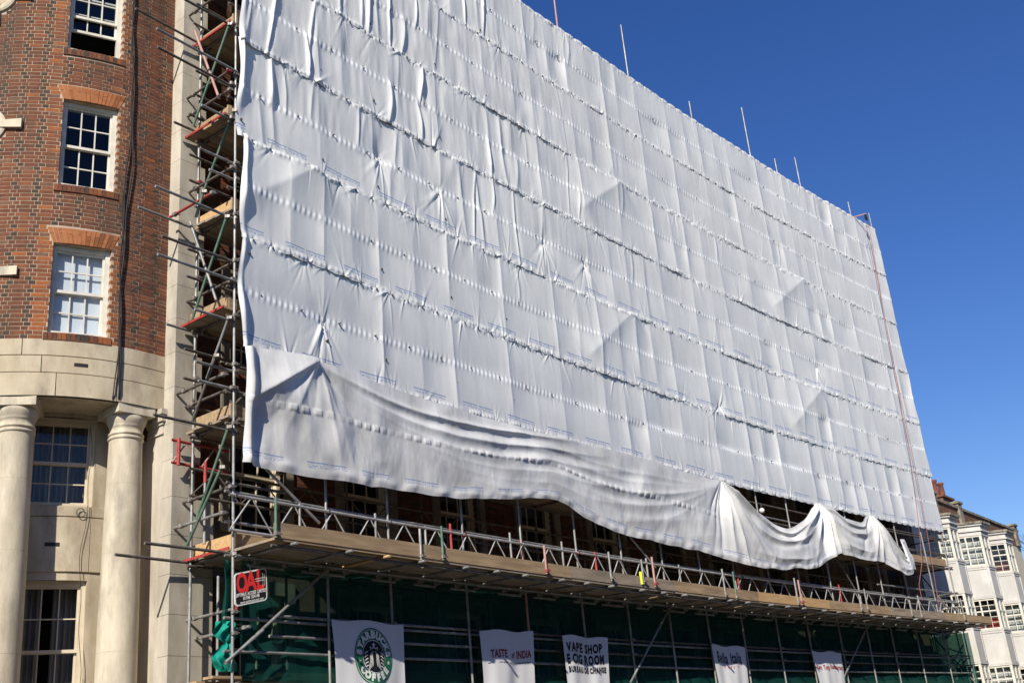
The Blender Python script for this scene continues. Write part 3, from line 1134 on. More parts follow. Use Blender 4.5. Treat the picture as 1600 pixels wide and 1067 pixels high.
def main_building():
    # stone pier at the left end, with toothed edge
    zs = [0.13]
    while zs[-1] < 19.4:
        zs.append(zs[-1] + 0.62)
    for i in range(len(zs) - 1):
        z0, z1 = zs[i] + 0.0008, zs[i + 1] - 0.0008
        if z0 > 16.5 and i % 3:
            pass
        w = 0.17 + (0.10 if i % 2 else 0.0)
        if z1 < 6.6:
            w = 0.55
        b = MB()
        x0, y0 = -0.272, 1.20
        c = 0.0025
        b.hexa([(x0 + c, y0, z0 + c), (w, y0, z0 + c), (w, 1.9, z0), (x0, 1.9, z0), (x0 + c, y0, z1 - c), (w, y0, z1 - c), (w, 1.9, z1), (x0, 1.9, z1)])
        b.build('pier_stone', M['stone_grey'], main)
    wins = []
    for k in range(11):
        s0 = 1.05 + 2.72 * k
        for (z0, z1) in ((3.15, 4.95), (5.95, 8.15), (8.95, 10.6), (11.6, 13.2), (14.3, 15.9), (16.9, 18.3)):
            wins.append((s0, s0 + 1.25, z0, z1))
    S = sorted(set([0.05] + [w[0] for w in wins] + [w[1] for w in wins] + [30.7]))
    Z = sorted(set([0.13] + [w[2] for w in wins] + [w[3] for w in wins] + [19.6]))
    b = MB()
    for i in range(len(S) - 1):
        for j in range(len(Z) - 1):
            sm, zm = (S[i] + S[i + 1]) / 2, (Z[j] + Z[j + 1]) / 2
            if any(w[0] < sm < w[1] and w[2] < zm < w[3] for w in wins):
                continue
            b.add([P(S[i], WD, Z[j]), P(S[i + 1], WD, Z[j]), P(S[i + 1], WD, Z[j + 1]), P(S[i], WD, Z[j + 1])], [(0, 1, 2, 3)])
    b.add([P(30.7, WD, 0.1), P(30.7, 12, 0.1), P(30.7, 12, 19.6), P(30.7, WD, 19.6)], [(0, 1, 2, 3)])
    b.add([P(0.0, 1.9, 0.1), P(0.0, 12, 0.1), P(0.0, 12, 19.6), P(0.0, 1.9, 19.6)], [(3, 2, 1, 0)])
    b.add([P(0.0, WD + .001, 19.6), P(30.7, WD, 19.6), P(30.7, 12, 19.6), P(0.0, 12, 19.6)], [(0, 1, 2, 3)])
    b.add([P(0.0, 12, 0.1), P(30.7, 12, 0.1), P(30.7, 12, 19.6), P(0.0, 12, 19.6)], [(3, 2, 1, 0)])
    for w in wins:                                     # reveals
        for e in w[:2]:
            b.add([P(e, WD, w[2]), P(e, WD, w[3]), P(e, WD + 0.3, w[3]), P(e, WD + 0.3, w[2])], [(0, 1, 2, 3)])
        for e in w[2:]:
            b.add([P(w[0], WD, e), P(w[1], WD, e), P(w[1], WD + 0.3, e), P(w[0], WD + 0.3, e)], [(0, 1, 2, 3)])
    b.build('wall', M['mortar_dark'], main)
    # visible brickwork near the left end and in the gap under the sheeting
    bw = MB()
    def lay(s0, s1, z0, z1, step=1):
        k = 0
        z = z0
        while z < z1:
            s = s0 - (0.06 if k % 2 else 0.0)
            kind = k % 2
            while s < s1:
                w = 0.215 if kind == 0 else 0.1025
                kind = 1 - kind
                a0, a1 = max(s, s0), s + w
                s += w + 0.0105
                if a1 - a0 < 0.03:
                    continue
                zm, sm = z + 0.032, (a0 + a1) / 2
                if any(q[0] - 0.02 < sm < q[1] + 0.02 and q[2] < zm < q[3] + 0.02 for q in wins):
                    continue
                v, f = brick_shape(a1 - a0, 0.064)
                p = P(sm, WD - 0.009, zm)
                bw.add([(p[0] + x, p[1] + y, p[2] + zz) for x, y, zz in v], f, random.choice((0, 1, 1, 0, 3, 1)))  # darker bricks picked to put the shade under the sheeting into the colour
            z += COURSE
            k += 1
    lay(0.17, 2.2, 6.6, 16.6)
    lay(2.3, 14.0, 6.0, 8.7)
    tag(bw.build('brickwork', [M['brick%d' % i] for i in range(6)], main), kind='stuff')
    for (s0, s1, z0, z1) in wins:
        if z0 > 9 and s0 > 4:
            continue
        p, q = Vector(P(s0, WD, z0)), Vector(P(s1, WD, z0))
        d = q - p
        far = s0 > 12
        if far:
            b = MB()
            b.add([P(s0, WD + .16, z0), P(s1, WD + .16, z0), P(s1, WD + .16, z1), P(s0, WD + .16, z1)], [(0, 1, 2, 3)])
            b.build('window', M['dark'], main)
        else:
            sash_window(main, p, math.atan2(d.y, d.x), d.length, z1 - z0, mat='cream_paint', room=True)
        b = MB()
        if z0 < 9:                                     # stone surround
            for (a, c, e, g) in ((s0 - 0.20, s0, z0, z1), (s1, s1 + 0.20, z0, z1), (s0 - 0.20, s1 + 0.20, z1 + 0.002, z1 + 0.22)):
                v = [P(a, WD - 0.06, e), P(c, WD - 0.06, e), P(c, WD + 0.02, e), P(a, WD + 0.02, e), P(a, WD - 0.06, g), P(c, WD - 0.06, g), P(c, WD + 0.02, g), P(a, WD + 0.02, g)]
                b.hexa(v)
            b.build('window_surround', M['stone_shaded'], main)
main_building()

# ================================================================== SCAFFOLD
scaf = root('scaffold', 'tube and coupler scaffold of steel poles standing against the building', 'scaffold', (15, 0, 0))
STD = [0.0, 1.96, 3.45, 5.49, 7.30, 9.20, 10.92, 12.61, 14.30, 15.95, 17.75, 19.45, 21.3, 23.05, 24.65, 26.4, 28.35, 29.98]
LIFT = [3.25, 5.18, 7.28, 9.14, 11.02, 12.85, 14.88, 16.8, 18.7]
IN = 1.02                                              # spacing of the inner row
COUP = {}
def coupler(p, red=False, rot=0.0):
    key = red
    if key not in COUP:
        b = MB()
        b.tube((0, 0, -0.028), (0, 0, 0.028), 0.040, 8)
        b.box(-0.032, -0.062, -0.024, 0.032, -0.02, 0.024)
        b.tube((0.03, -0.05, 0.0), (0.075, -0.05, 0.0), 0.011, 6)
        COUP[key] = b.mesh('coupler', M['coupler_red' if red else 'coupler'])
    o = bpy.data.objects.new('coupler', COUP[key])
    link(o, scaf)
    o.location = p
    o.rotation_euler = (0, 0, rot)

GIN = at(1353, 340, -0.42)
def scaffold():
    tops = {6: 21.76, 8: 22.6, 10: 21.4, 12: 22.68, 13: 21.3, 14: 21.95, 16: 21.33, 17: 21.36}
    for k, s in enumerate(STD):
        top = tops.get(k, 20.6)
        # two lengths of tube per standard, with a joint sleeve
        tube_part('standard', P(s, 0, 0.13), P(s, 0, 5.9 + 0.3 * (k % 3)), 'tube_pink' if k in (4,) else 'galv', scaf)
        tube_part('standard', P(s, 0, 5.9 + 0.3 * (k % 3)), P(s, 0, 13.5), 'galv', scaf)
        tube_part('standard', P(s, 0, 13.5), P(s, 0, top), 'galv' if k != 6 else 'tube_pink', scaf, r=0.0242)
        tube_part('standard', P(s + (0.0 if k else -0.02), IN, 0.13), P(s, IN, 20.4), 'galv' if k == 0 else 'tube_dark', scaf)
    # extra poles by the building's left end
    tube_part('standard', P(0.08, 0.45, 0.13), P(0.08, 0.45, 4.95), 'galv', scaf)
    # ledgers, in lengths, inside and outside
    for i, z in enumerate(LIFT):
        for dy, dz in ((0.055, 0.0), (IN - 0.055, 0.0), (0.055, 1.0), (0.055, 0.52)):
            if z + dz > 20.3:
                continue
            cuts = [0.0 - 0.12, 5.9, 11.6, 17.6, 23.4, 30.15]
            for a, b in zip(cuts[:-1], cuts[1:]):
                m = 5
                # follows the bend in short straight lengths
                tube_part('ledger', P(a, dy, z + dz), P((a + b) / 2, dy, z + dz), 'galv' if dy < 0.5 and z < 6 else 'tube_dark', scaf)
                tube_part('ledger', P((a + b) / 2, dy, z + dz), P(b, dy, z + dz), 'galv' if dy < 0.5 and z < 6 else 'tube_dark', scaf)
    # ledgers at the net
    for z in (4.33, 4.02):
        for a, b in ((0.75, 5.6), (5.5, 11.4), (11.2, 17.9), (17.7, 23.4), (23.2, 30.2)):
            tube_part('ledger', P(a, 0.05, z), P(b, 0.05, z), 'tube_dark' if a > 1 else 'galv', scaf)
    # transoms across each lift at every standard (left bays only where they can be seen)
    for i, z in enumerate(LIFT):
        for k, s in enumerate(STD):
            if s > 8 and z > 8:
                continue
            tube_part('transom', P(s + 0.06, -0.10, z + 0.055), P(s + 0.06, 1.17, z + 0.055), 'tube_dark', scaf)
    # left end: guard rails across, some with painted ends
    for (p0, p1, mat) in (((276, 971), (369, 950), 'galv'), ((274, 1005), (382, 980), 'galv'), ((282, 782), (360, 760), 'tube_dark'),
                          ((280, 820), (347, 801), 'galv'), ((285, 609), (348, 585), 'tube_dark'), ((285, 638), (362, 606), 'tube_dark'),
                          ((292, 320), (331, 302), 'tube_red'), ((291, 446), (384, 400), 'tube_dark'), ((288, 471), (363, 437), 'tube_dark'),
                          ((295, 176), (358, 141), 'tube_dark'), ((292, 153), (357, 112), 'tube_dark'), ((292, 297), (362, 262), 'tube_dark'),
                          ((295, 15), (358, -20), 'tube_dark')):
        s, z = at(p1[0], p1[1], 0.0)
        yo = -0.12 if p1[0] > 370 else -0.02
        tube_part('transom', P(s, yo, z), P(s, 1.19, z), mat, scaf)
        coupler(P(s, 0.0, z), random.random() < 0.12)
        coupler(P(s, IN, z), random.random() < 0.1)
    # more rails of the end bays, inside row
    for z in LIFT[2:]:
        for dz in (0.5, 0.98, 1.5):
            tube_part('guard_rail', P(-0.1 - 0.2 * random.random(), IN - 0.06, z + dz), P(2.1, IN - 0.06, z + dz), 'tube_dark', scaf)
            tube_part('guard_rail', P(1.96, 0.0, z + dz), P(1.96, 1.15, z + dz), 'tube_dark', scaf)
        tube_part('brace', P(0.05, IN - 0.1, z), P(1.9, IN - 0.1, z + 1.9), 'tube_dark', scaf)
        tube_part('brace', P(1.0, 0.1, z + 1.8), P(1.0, 1.1, z + 0.1), 'tube_dark', scaf)
    # ledger ends running out to the left of the end frame
    for (p0, p1, dy, mat) in (((240, -22), (360, 39), 0.06, 'tube_dark'), ((212, 14), (318, 72), IN + .05, 'tube_dark'), ((245, 46), (360, 107), -.05, 'galv'),
                              ((246, 74), (358, 133), 0.06, 'tube_dark'), ((272, 194), (318, 211), IN + .05, 'tube_dark'), ((315, 164), (358, 186), 0.06, 'galv'),
                              ((312, 233), (365, 256), 0.06, 'galv'), ((327, 267), (365, 281), .06, 'galv'), ((243, 290), (365, 342), 0.06, 'galv'),
                              ((216, 325), (316, 362), IN + .05, 'galv'), ((253, 373), (363, 408), 0.06, 'tube_dark'), ((246, 400), (363, 438), -0.05, 'galv'),
                              ((260, 508), (318, 523), IN + .05, 'galv'), ((304, 484), (357, 500), 0.06, 'galv'), ((306, 566), (363, 580), 0.06, 'galv'),
                              ((310, 597), (362, 607), .06, 'galv'), ((240, 650), (360, 674), 0.06, 'tube_dark'), ((226, 850), (360, 864), 0.06, 'tube_dark'),
                              ((180, 867), (306, 880), IN + .05, 'tube_dark')):
        s0, z0 = at(p0[0], p0[1], dy)
        s1, z1 = at(p1[0], p1[1], dy)
        z0 = z1 + (z0 - z1) * 0.35                     # near level, a little out of true
        tube_part('ledger', P(s0, dy, z0), P(s1 + 0.15, dy, z1), mat, scaf)
        coupler(P(s1, 0.0 if dy < 0.5 else IN, z1), rot=1.57)
    # end-frame braces zig-zagging between the two rows
    for (p0, p1, mat) in (((358, 39), (302, 197), 'tube_green'), ((365, 174), (318, 300), 'tube_green'), ((318, 300), (306, 340), 'tube_green'), ((354, 339), (299, 503), 'tube_green'),
                          ((357, 497), (323, 592), 'galv'), ((337, 556), (300, 660), 'tube_dark'), ((357, 667), (304, 820), 'tube_green'),
                          ((346, 730), (292, 852), 'tube_green'), ((330, 360), (355, 475), 'galv'), ((335, 66), (354, 160), 'tube_pink')):
        s0, z0 = at(p0[0], p0[1], -0.03)
        best = min(((abs(at(p1[0], p1[1], d)[0] - s0), d) for d in np.arange(0.0, 1.3, 0.02)))
        d1 = best[1] if best[0] < 0.2 else 1.05
        if p0[0] < p1[0]:
            s1, z1 = at(p1[0], p1[1], 0.1)
            tube_part('brace', P(s0 + 0.3, 0.95, at(p0[0], p0[1], 0.95)[1]), P(s0 + 0.3, 0.2, at(p1[0], p1[1], 0.2)[1]), mat, scaf)
            continue
        s1, z1 = at(p1[0], p1[1], d1)
        tube_part('brace', P(s0, -0.03, z0), P(s1, d1, z1), mat, scaf)
        coupler(P(s0, -0.03, z0), rot=0.6)
    # raking tubes along the face
    for (p0, p1, dy, mat) in (((414, 731), (499, 817), -0.05, 'galv'), ((512, 889), (352, 1036), -0.06, 'galv'), ((411, 984), (353, 1034), -0.16, 'galv'),
                              ((1048, 946), (985, 1066), -0.06, 'galv'), ((1352, 985), (1314, 1068), -0.06, 'galv'), ((984, 838), (1024, 886), -0.05, 'galv'),
                              ((1300, 860), (1345, 935), 0.06, 'tube_dark')):
        s0, z0 = at(p0[0], p0[1], dy)
        s1, z1 = at(p1[0], p1[1], dy)
        tube_part('brace', P(s0, dy, z0), P(s1, dy, z1), mat, scaf)
    # short uprights clamped outside the toe boards of the fan
    for (px, y0, y1, mat) in ((430, 776, 840, 'tube_green'), (656, 826, 874, 'galv'), (690, 822, 875, 'tube_green'), (851, 852, 896, 'tube_pink'), (952, 862, 907, 'galv'),
                              (1003, 874, 912, 'galv'), (1020, 870, 916, 'tube_pink'), (1130, 889, 932, 'galv'), (1147, 893, 936, 'tube_green'), (1249, 906, 944, 'tube_pink'),
                              (1243, 903, 944, 'galv'), (1343, 928, 954, 'galv'), (1352, 920, 953, 'galv'), (1422, 937, 962, 'galv'), (1436, 930, 965, 'galv'), (1503, 935, 968, 'galv')):
        dy = -0.97
        s0, z0 = at(px, y0, dy)
        s1, z1 = at(px + 2, y1, dy)
        tube_part('toe_board_post', P((s0 + s1) / 2, dy, z0), P((s0 + s1) / 2, dy, z1), mat, scaf)
        coupler(P((s0 + s1) / 2, dy, z1 + 0.06), mat == 'tube_pink')
    s, z = at(1004, 905, -1.0)
    tube_part('tape_sleeve', P(s, -0.97, z - 0.1), P(s, -0.97, z + 0.17), 'hivis', scaf, r=0.034)
    # small uprights of the inner guard rail
    for (px, y0, y1, mat) in ((468, 786, 812, 'galv'), (586, 802, 830, 'galv'), (703, 818, 850, 'tube_red'), (664, 822, 846, 'galv'), (796, 832, 862, 'galv'), (877, 846, 872, 'galv'), (929, 862, 886, 'tube_red'),
                              (1009, 872, 898, 'galv'), (1060, 882, 905, 'galv'), (1151, 893, 915, 'tube_red'), (1310, 913, 935, 'tube_red')):
        s, z0 = at(px, y0, -0.05)
        tube_part('rail_post', P(s, -0.05, 5.25), P(s, -0.05, z0), mat, scaf)
    # ladder beams: outer guard rail and the inner one behind it
    def ladder(s0, s1, dy, zt, zb, mat, pitch=0.46, lace='galv'):
        b = MB()
        m = int((s1 - s0) / pitch)
        for i in range(m):
            a = s0 + (s1 - s0) * (i + 0.02) / m
            c = s0 + (s1 - s0) * (i + 0.98) / m
            if i % 2:
                a, c = c, a
            b.tube(P(a, dy, zb), P(c, dy, zt), 0.0135, 6)
        o = b.build('ladder_beam', M[lace], scaf)
        n = max(2, int((s1 - s0) / 1.0))
        for z in (zt, zb):
            MB().path([P(s0 + (s1 - s0) * i / n, dy, z) for i in range(n + 1)], 0.0242, 8).build('chord', M[mat], o)
    for a, c in ((-0.12, 6.0), (6.0, 12.0), (12.0, 16.2), (16.3, 22.2), (22.2, 29.95)):
        ladder(a, c, -0.055, 6.10, 5.55, 'galv_bright', 0.42, 'galv_bright')
    for a, c in ((-0.1, 6.0), (6.0, 12.0), (12.0, 18.0), (18.0, 24.0), (24.0, 29.9)):
        ladder(a, c, IN - 0.06, 6.75, 6.3, 'tube_dark', 0.5, 'tube_dark')
    RL = (at(269, 700, IN + .06)[0], at(357, 730, IN + .06)[0], at(269, 687, IN + .06)[1], at(269, 722, IN + .06)[1])
    ladder(RL[0], RL[1], IN + 0.06, RL[2], RL[3], 'tube_red', 0.24, 'tube_pink')
    tube_part('rail_post', P(RL[0] + 0.09, IN + 0.01, RL[3] - 0.05), P(RL[0] + 0.09, IN + 0.01, RL[2] + 0.03), 'tube_red', scaf, r=0.03)
    s, z = at(321, 722, 0.6)
    tube_part('standard', P(s, 0.6, at(321, 850, .6)[1]), P(s, 0.6, at(321, 754, .6)[1]), 'galv', scaf)
    tube_part('standard', P(s, 0.6, at(321, 754, .6)[1]), P(s, 0.6, z), 'tube_red', scaf, r=0.028)
    tube_part('ladder_chord', P(s - .02, 0.05, at(330, 757, .3)[1]), P(s + 1.2, 0.05, at(330, 757, .3)[1]), 'tube_dark', scaf)
    # fan: transoms poking out under the boards, ledgers on the inner line
    s = 0.35
    k = 0
    while s < 29.6:
        mt = 'board3' if k == 2 else 'galv'
        tube_part('fan_transom', P(s, -1.06, 5.205), P(s, 0.5, 5.215), mt, scaf)
        s += 0.85 if k % 3 else 1.15
        k += 1
    for dy, z in ((-0.06, 5.165), (-0.88, 5.165)):
        for a in np.arange(0, 30, 3.0):
            tube_part('ledger', P(a, dy, z), P(min(a + 3.0, 30), dy, z), 'galv' if dy > -.5 else 'tube_dark', scaf)
    a = 0.3
    while a < 29:                                      # short doubled tubes hung under the inner line
        w = random.uniform(0.5, 1.0)
        tube_part('hanging_tube', P(a, 0.02, 5.06), P(a + w, 0.02, 5.06), 'galv', scaf)
        coupler(P(a + w, 0.0, 5.11))
        coupler(P(a + w * 0.2, 0.0, 5.11))
        a += w + random.uniform(0.25, 0.7)
    # fan props back to the standards, gin wheel arm at the top right
    for k, s in enumerate(STD):
        coupler(P(s, -0.02, 6.10), k in (3, 5, 9), 0.2)
        coupler(P(s, -0.02, 5.20), False, 0.4)
        if k % 2 == 0:
            coupler(P(s, -0.02, 4.33), k == 4)
            coupler(P(s, -0.02, 4.02), k == 2)
    for z in LIFT[2:] + [z + 1.0 for z in LIFT[2:-1]]:
        coupler(P(0, 0, z), random.random() < 0.12)
        coupler(P(0, IN, z + 0.05), random.random() < 0.2)
    tube_part('hoist_arm', P(at(1329, 341, 0)[0], 0.02, at(1329, 341, 0)[1]), P(GIN[0], -0.45, GIN[1] + 0.15), 'tube_pink', scaf)
    # right-hand end frame below the sheeting
    for z in (5.95, 6.45, 7.3, 7.75, 8.35):
        tube_part('transom', P(29.98, -0.1, z), P(29.98, 1.3, z), 'tube_dark', scaf)
        tube_part('ledger', P(24.5, 0.055, z), P(30.4, 0.055, z), 'galv' if z < 7 else 'tube_dark', scaf)
    tube_part('brace', P(29.98, -0.04, 5.3), P(29.98, 1.05, 7.3), 'tube_dark', scaf)
    tube_part('brace', P(29.98, 1.05, 5.1), P(29.98, -0.05, 3.4), 'tube_dark', scaf)
    # rail and posts glimpsed through the gap at the sheet tie
    for z in (7.95, 7.45):
        tube_part('ledger', P(15.6, 0.12, z), P(21.4, 0.12, z), 'galv', scaf)
scaffold()

# ---- platforms
BOARD = {}
def board(name, p, q, across, up, parent, mat, w=0.225, t=0.038, edge=False):
    """a plank from p to q; across = the direction of its width"""
    p, q = Vector(p), Vector(q)
    L = (q - p).length
    key = mat
    if key not in BOARD:
        b = MB()
        c = 0.03
        v = []
        for x in (-0.5, 0.5):
            v += [(x, -0.5, -0.5), (x, 0.5, -0.5), (x, 0.5, 0.5), (x, -0.5, 0.5)]
        b.add(v, [(0, 3, 2, 1), (4, 5, 6, 7), (0, 1, 5, 4), (1, 2, 6, 5), (2, 3, 7, 6), (3, 0, 4, 7)])
        BOARD[key] = b.mesh('board_' + mat, M[mat])
    o = bpy.data.objects.new(name, BOARD[key])
    link(o, parent)
    X = (q - p).normalized()
    A = Vector(across).normalized()
    A = (A - X * A.dot(X)).normalized()
    N = X.cross(A)
    m = Matrix((X, A, N)).transposed()
    o.location = (p + q) / 2
    o.rotation_mode = 'QUATERNION'
    o.rotation_quaternion = m.to_quaternion()
    o.scale = (L, w, t)
    return o

ORD = ['lowest', 'second', 'third', 'fourth', 'fifth', 'sixth', 'seventh', 'topmost']
def platforms():
    lv = LIFT[1:]
    for i, z in enumerate(lv):
        r = root('board_platform', 'timber board platform on the scaffold end beside the brick bow, %s level up' % ORD[i], 'platform', P(0, 0.6, z), 'scaffold platforms')
        zb = z + 0.11
        ends = [-0.02, 3.9, 7.8, 11.7, 15.6, 19.5, 23.4, 27.2, 30.0]
        if i > 0:
            ends[0] = -0.17 + 0.1 * (i % 2)
        nb = 5
        for j in range(nb):
            dy = 0.125 + 0.228 * j
            for a, b in zip(ends[:-1], ends[1:]):
                da = random.uniform(-0.05, 0.03) if a < 1 else 0
                board('board', P(a + da, dy, zb), P(b - 0.01, dy, zb), (0, 1, 0), None, r, random.choice(['board', 'board2', 'board2']))
        # end board across and toe board along the front
        board('end_board', P(ends[0] + 0.12, 0.06, zb + 0.14), P(ends[0] + 0.12, 1.08, zb + 0.14), (0, 0, 1), None, r, ['board3', 'board', 'board'][i % 3])
        for a, b in zip(ends[:-1], ends[1:]):
            board('toe_board', P(a + 0.06, 0.085, zb + 0.135), P(b - 0.01, 0.085, zb + 0.135), (0, 0, 1), None, r, 'board')
        tip = MB()
        for j in range(nb):                            # painted board ends
            dy = 0.125 + 0.228 * j
            p = P(ends[0] - 0.055, dy, zb)
            tip.box(p[0], p[1] - 0.11, zb - 0.0205, p[0] + 0.02, p[1] + 0.11, zb + 0.0205)
        if i in (0, 2, 4, 5):
            tip.build('board_end_paint', M['tube_red'], r)
    r = root('protection_fan', 'long timber board deck jutting out below the white sheeting', 'platform', P(15, -0.5, 5.25))
    ends = [0.0, 3.7, 7.55, 11.4, 15.2, 19.0, 22.8, 26.5, 30.1]
    for j in range(4):
        dy = -0.83 + 0.231 * j
        for a, b in zip(ends[:-1], ends[1:]):
            n = 2
            e = random.uniform(-0.06, 0.06)
            mm = random.choice(['board', 'board2', 'board2'])
            board('board', P(a + e * (a > 0), dy, 5.255), P(b - 0.012 + e * 0, dy, 5.255), (0, 1, 0), None, r, mm)
    mats = ['board', 'board', 'board2', 'board', 'board3', 'board', 'board2', 'board']
    for k, (a, b) in enumerate(zip(ends[:-1], ends[1:])):
        board('toe_board', P(a + 0.02, -0.935, 5.395 + random.uniform(-.01, .01)), P(b + 0.03, -0.94, 5.395 + random.uniform(-.01, .01)), (0, 0, 1), None, r, mats[k], w=0.23)
platforms()

# platform seen through the right-hand end, and loose planks low on the left
def extra_boards():
    for k, (s, dy, dz) in enumerate(((0.2, 0.5, 0.0), (0.15, 0.25, 0.05))):
        o = board('scaffold_board', P(-0.35 + 0.1 * k, dy, 3.36 + dz), P(3.2, dy, 3.36 + dz), (0, 1, 0), None, None, 'board' if k else 'board3')
        tag(o, 'pale plank lying low on the scaffold end beside the green net' if k == 0 else 'brown plank lying on top of the pale plank at the scaffold foot', 'plank')
extra_boards()

# ================================================================== SHEETING
sheets = root('scaffold_sheeting', 'white plastic sheeting laced in long strips over the whole scaffold', 'sheeting', P(15, -0.1, 8.6))
SZ = [8.62, 10.63, 12.60, 14.61, 16.59, 18.62, 20.66]

def smooth(x, a, b):
    t = np.clip((x - a) / (b - a), 0, 1)
    return t * t * (3 - 2 * t)

def vnoise(x, y, seed):
    """cheap smooth value noise"""
    r = np.random.default_rng(seed)
    g = r.random((64, 256)) * 2 - 1
    xi, yi = np.floor(x).astype(int), np.floor(y).astype(int)
    fx, fy = x - xi, y - yi
    fx, fy = fx * fx * (3 - 2 * fx), fy * fy * (3 - 2 * fy)
    G = lambda i, j: g[j % 64, i % 256]
    return (G(xi, yi) * (1 - fx) + G(xi + 1, yi) * fx) * (1 - fy) + (G(xi, yi + 1) * (1 - fx) + G(xi + 1, yi + 1) * fx) * fy

# pulled-in star points seen on the photo: (s, z)
STARS = [at(598, 243, -.1), at(690, 297, -.1), at(852, 378, -.1), at(915, 411, -.1), at(508, 500, -.1), at(1127, 632, -.1), at(1278, 572, -.1)]

LAPS = [(at(p[0], p[1], -.1), at(q[0], q[1], -.1)) for p, q in (((396, 302), (490, 265)), ((914, 318), (967, 286)), ((928, 544), (987, 488)), ((1214, 471), (1253, 437)),
        ((1244, 656), (1279, 611)))]

def fan(D, U, ZZ, cu, cz, amp, L, n, down=True, seed=0, spread=1.25):
    """pleats raying out of a tie"""
    du, dz = U - cu, ZZ - cz
    if not down:
        dz = -dz
    win = (np.abs(du) < L * 1.6) & (dz < 0.03) & (dz > -L * 2.2)
    if not win.any():
        return
    r = np.random.default_rng(seed)
    x, y = du[win], -dz[win] + 0.02
    rad = np.hypot(x, y)
    th = np.arctan2(x, y)
    acc = np.zeros_like(rad)
    for k in range(n):
        t0 = r.uniform(-spread, spread)
        Lk = L * r.uniform(0.45, 1.25) * (1.0 if abs(t0) < 0.5 else 0.6)
        wdt = r.uniform(0.05, 0.11)
        lat = (th - t0) * rad
        core = np.exp(-(lat / (0.008 + wdt * 0.22 * np.minimum(rad * 2, 0.7) + 0.006)) ** 2)
        acc += r.choice((1, 1, -0.8)) * r.uniform(0.5, 1.0) * core * np.exp(-(rad / Lk) ** 2) * np.minimum(rad / 0.05, 1)
    D[win] += amp * acc

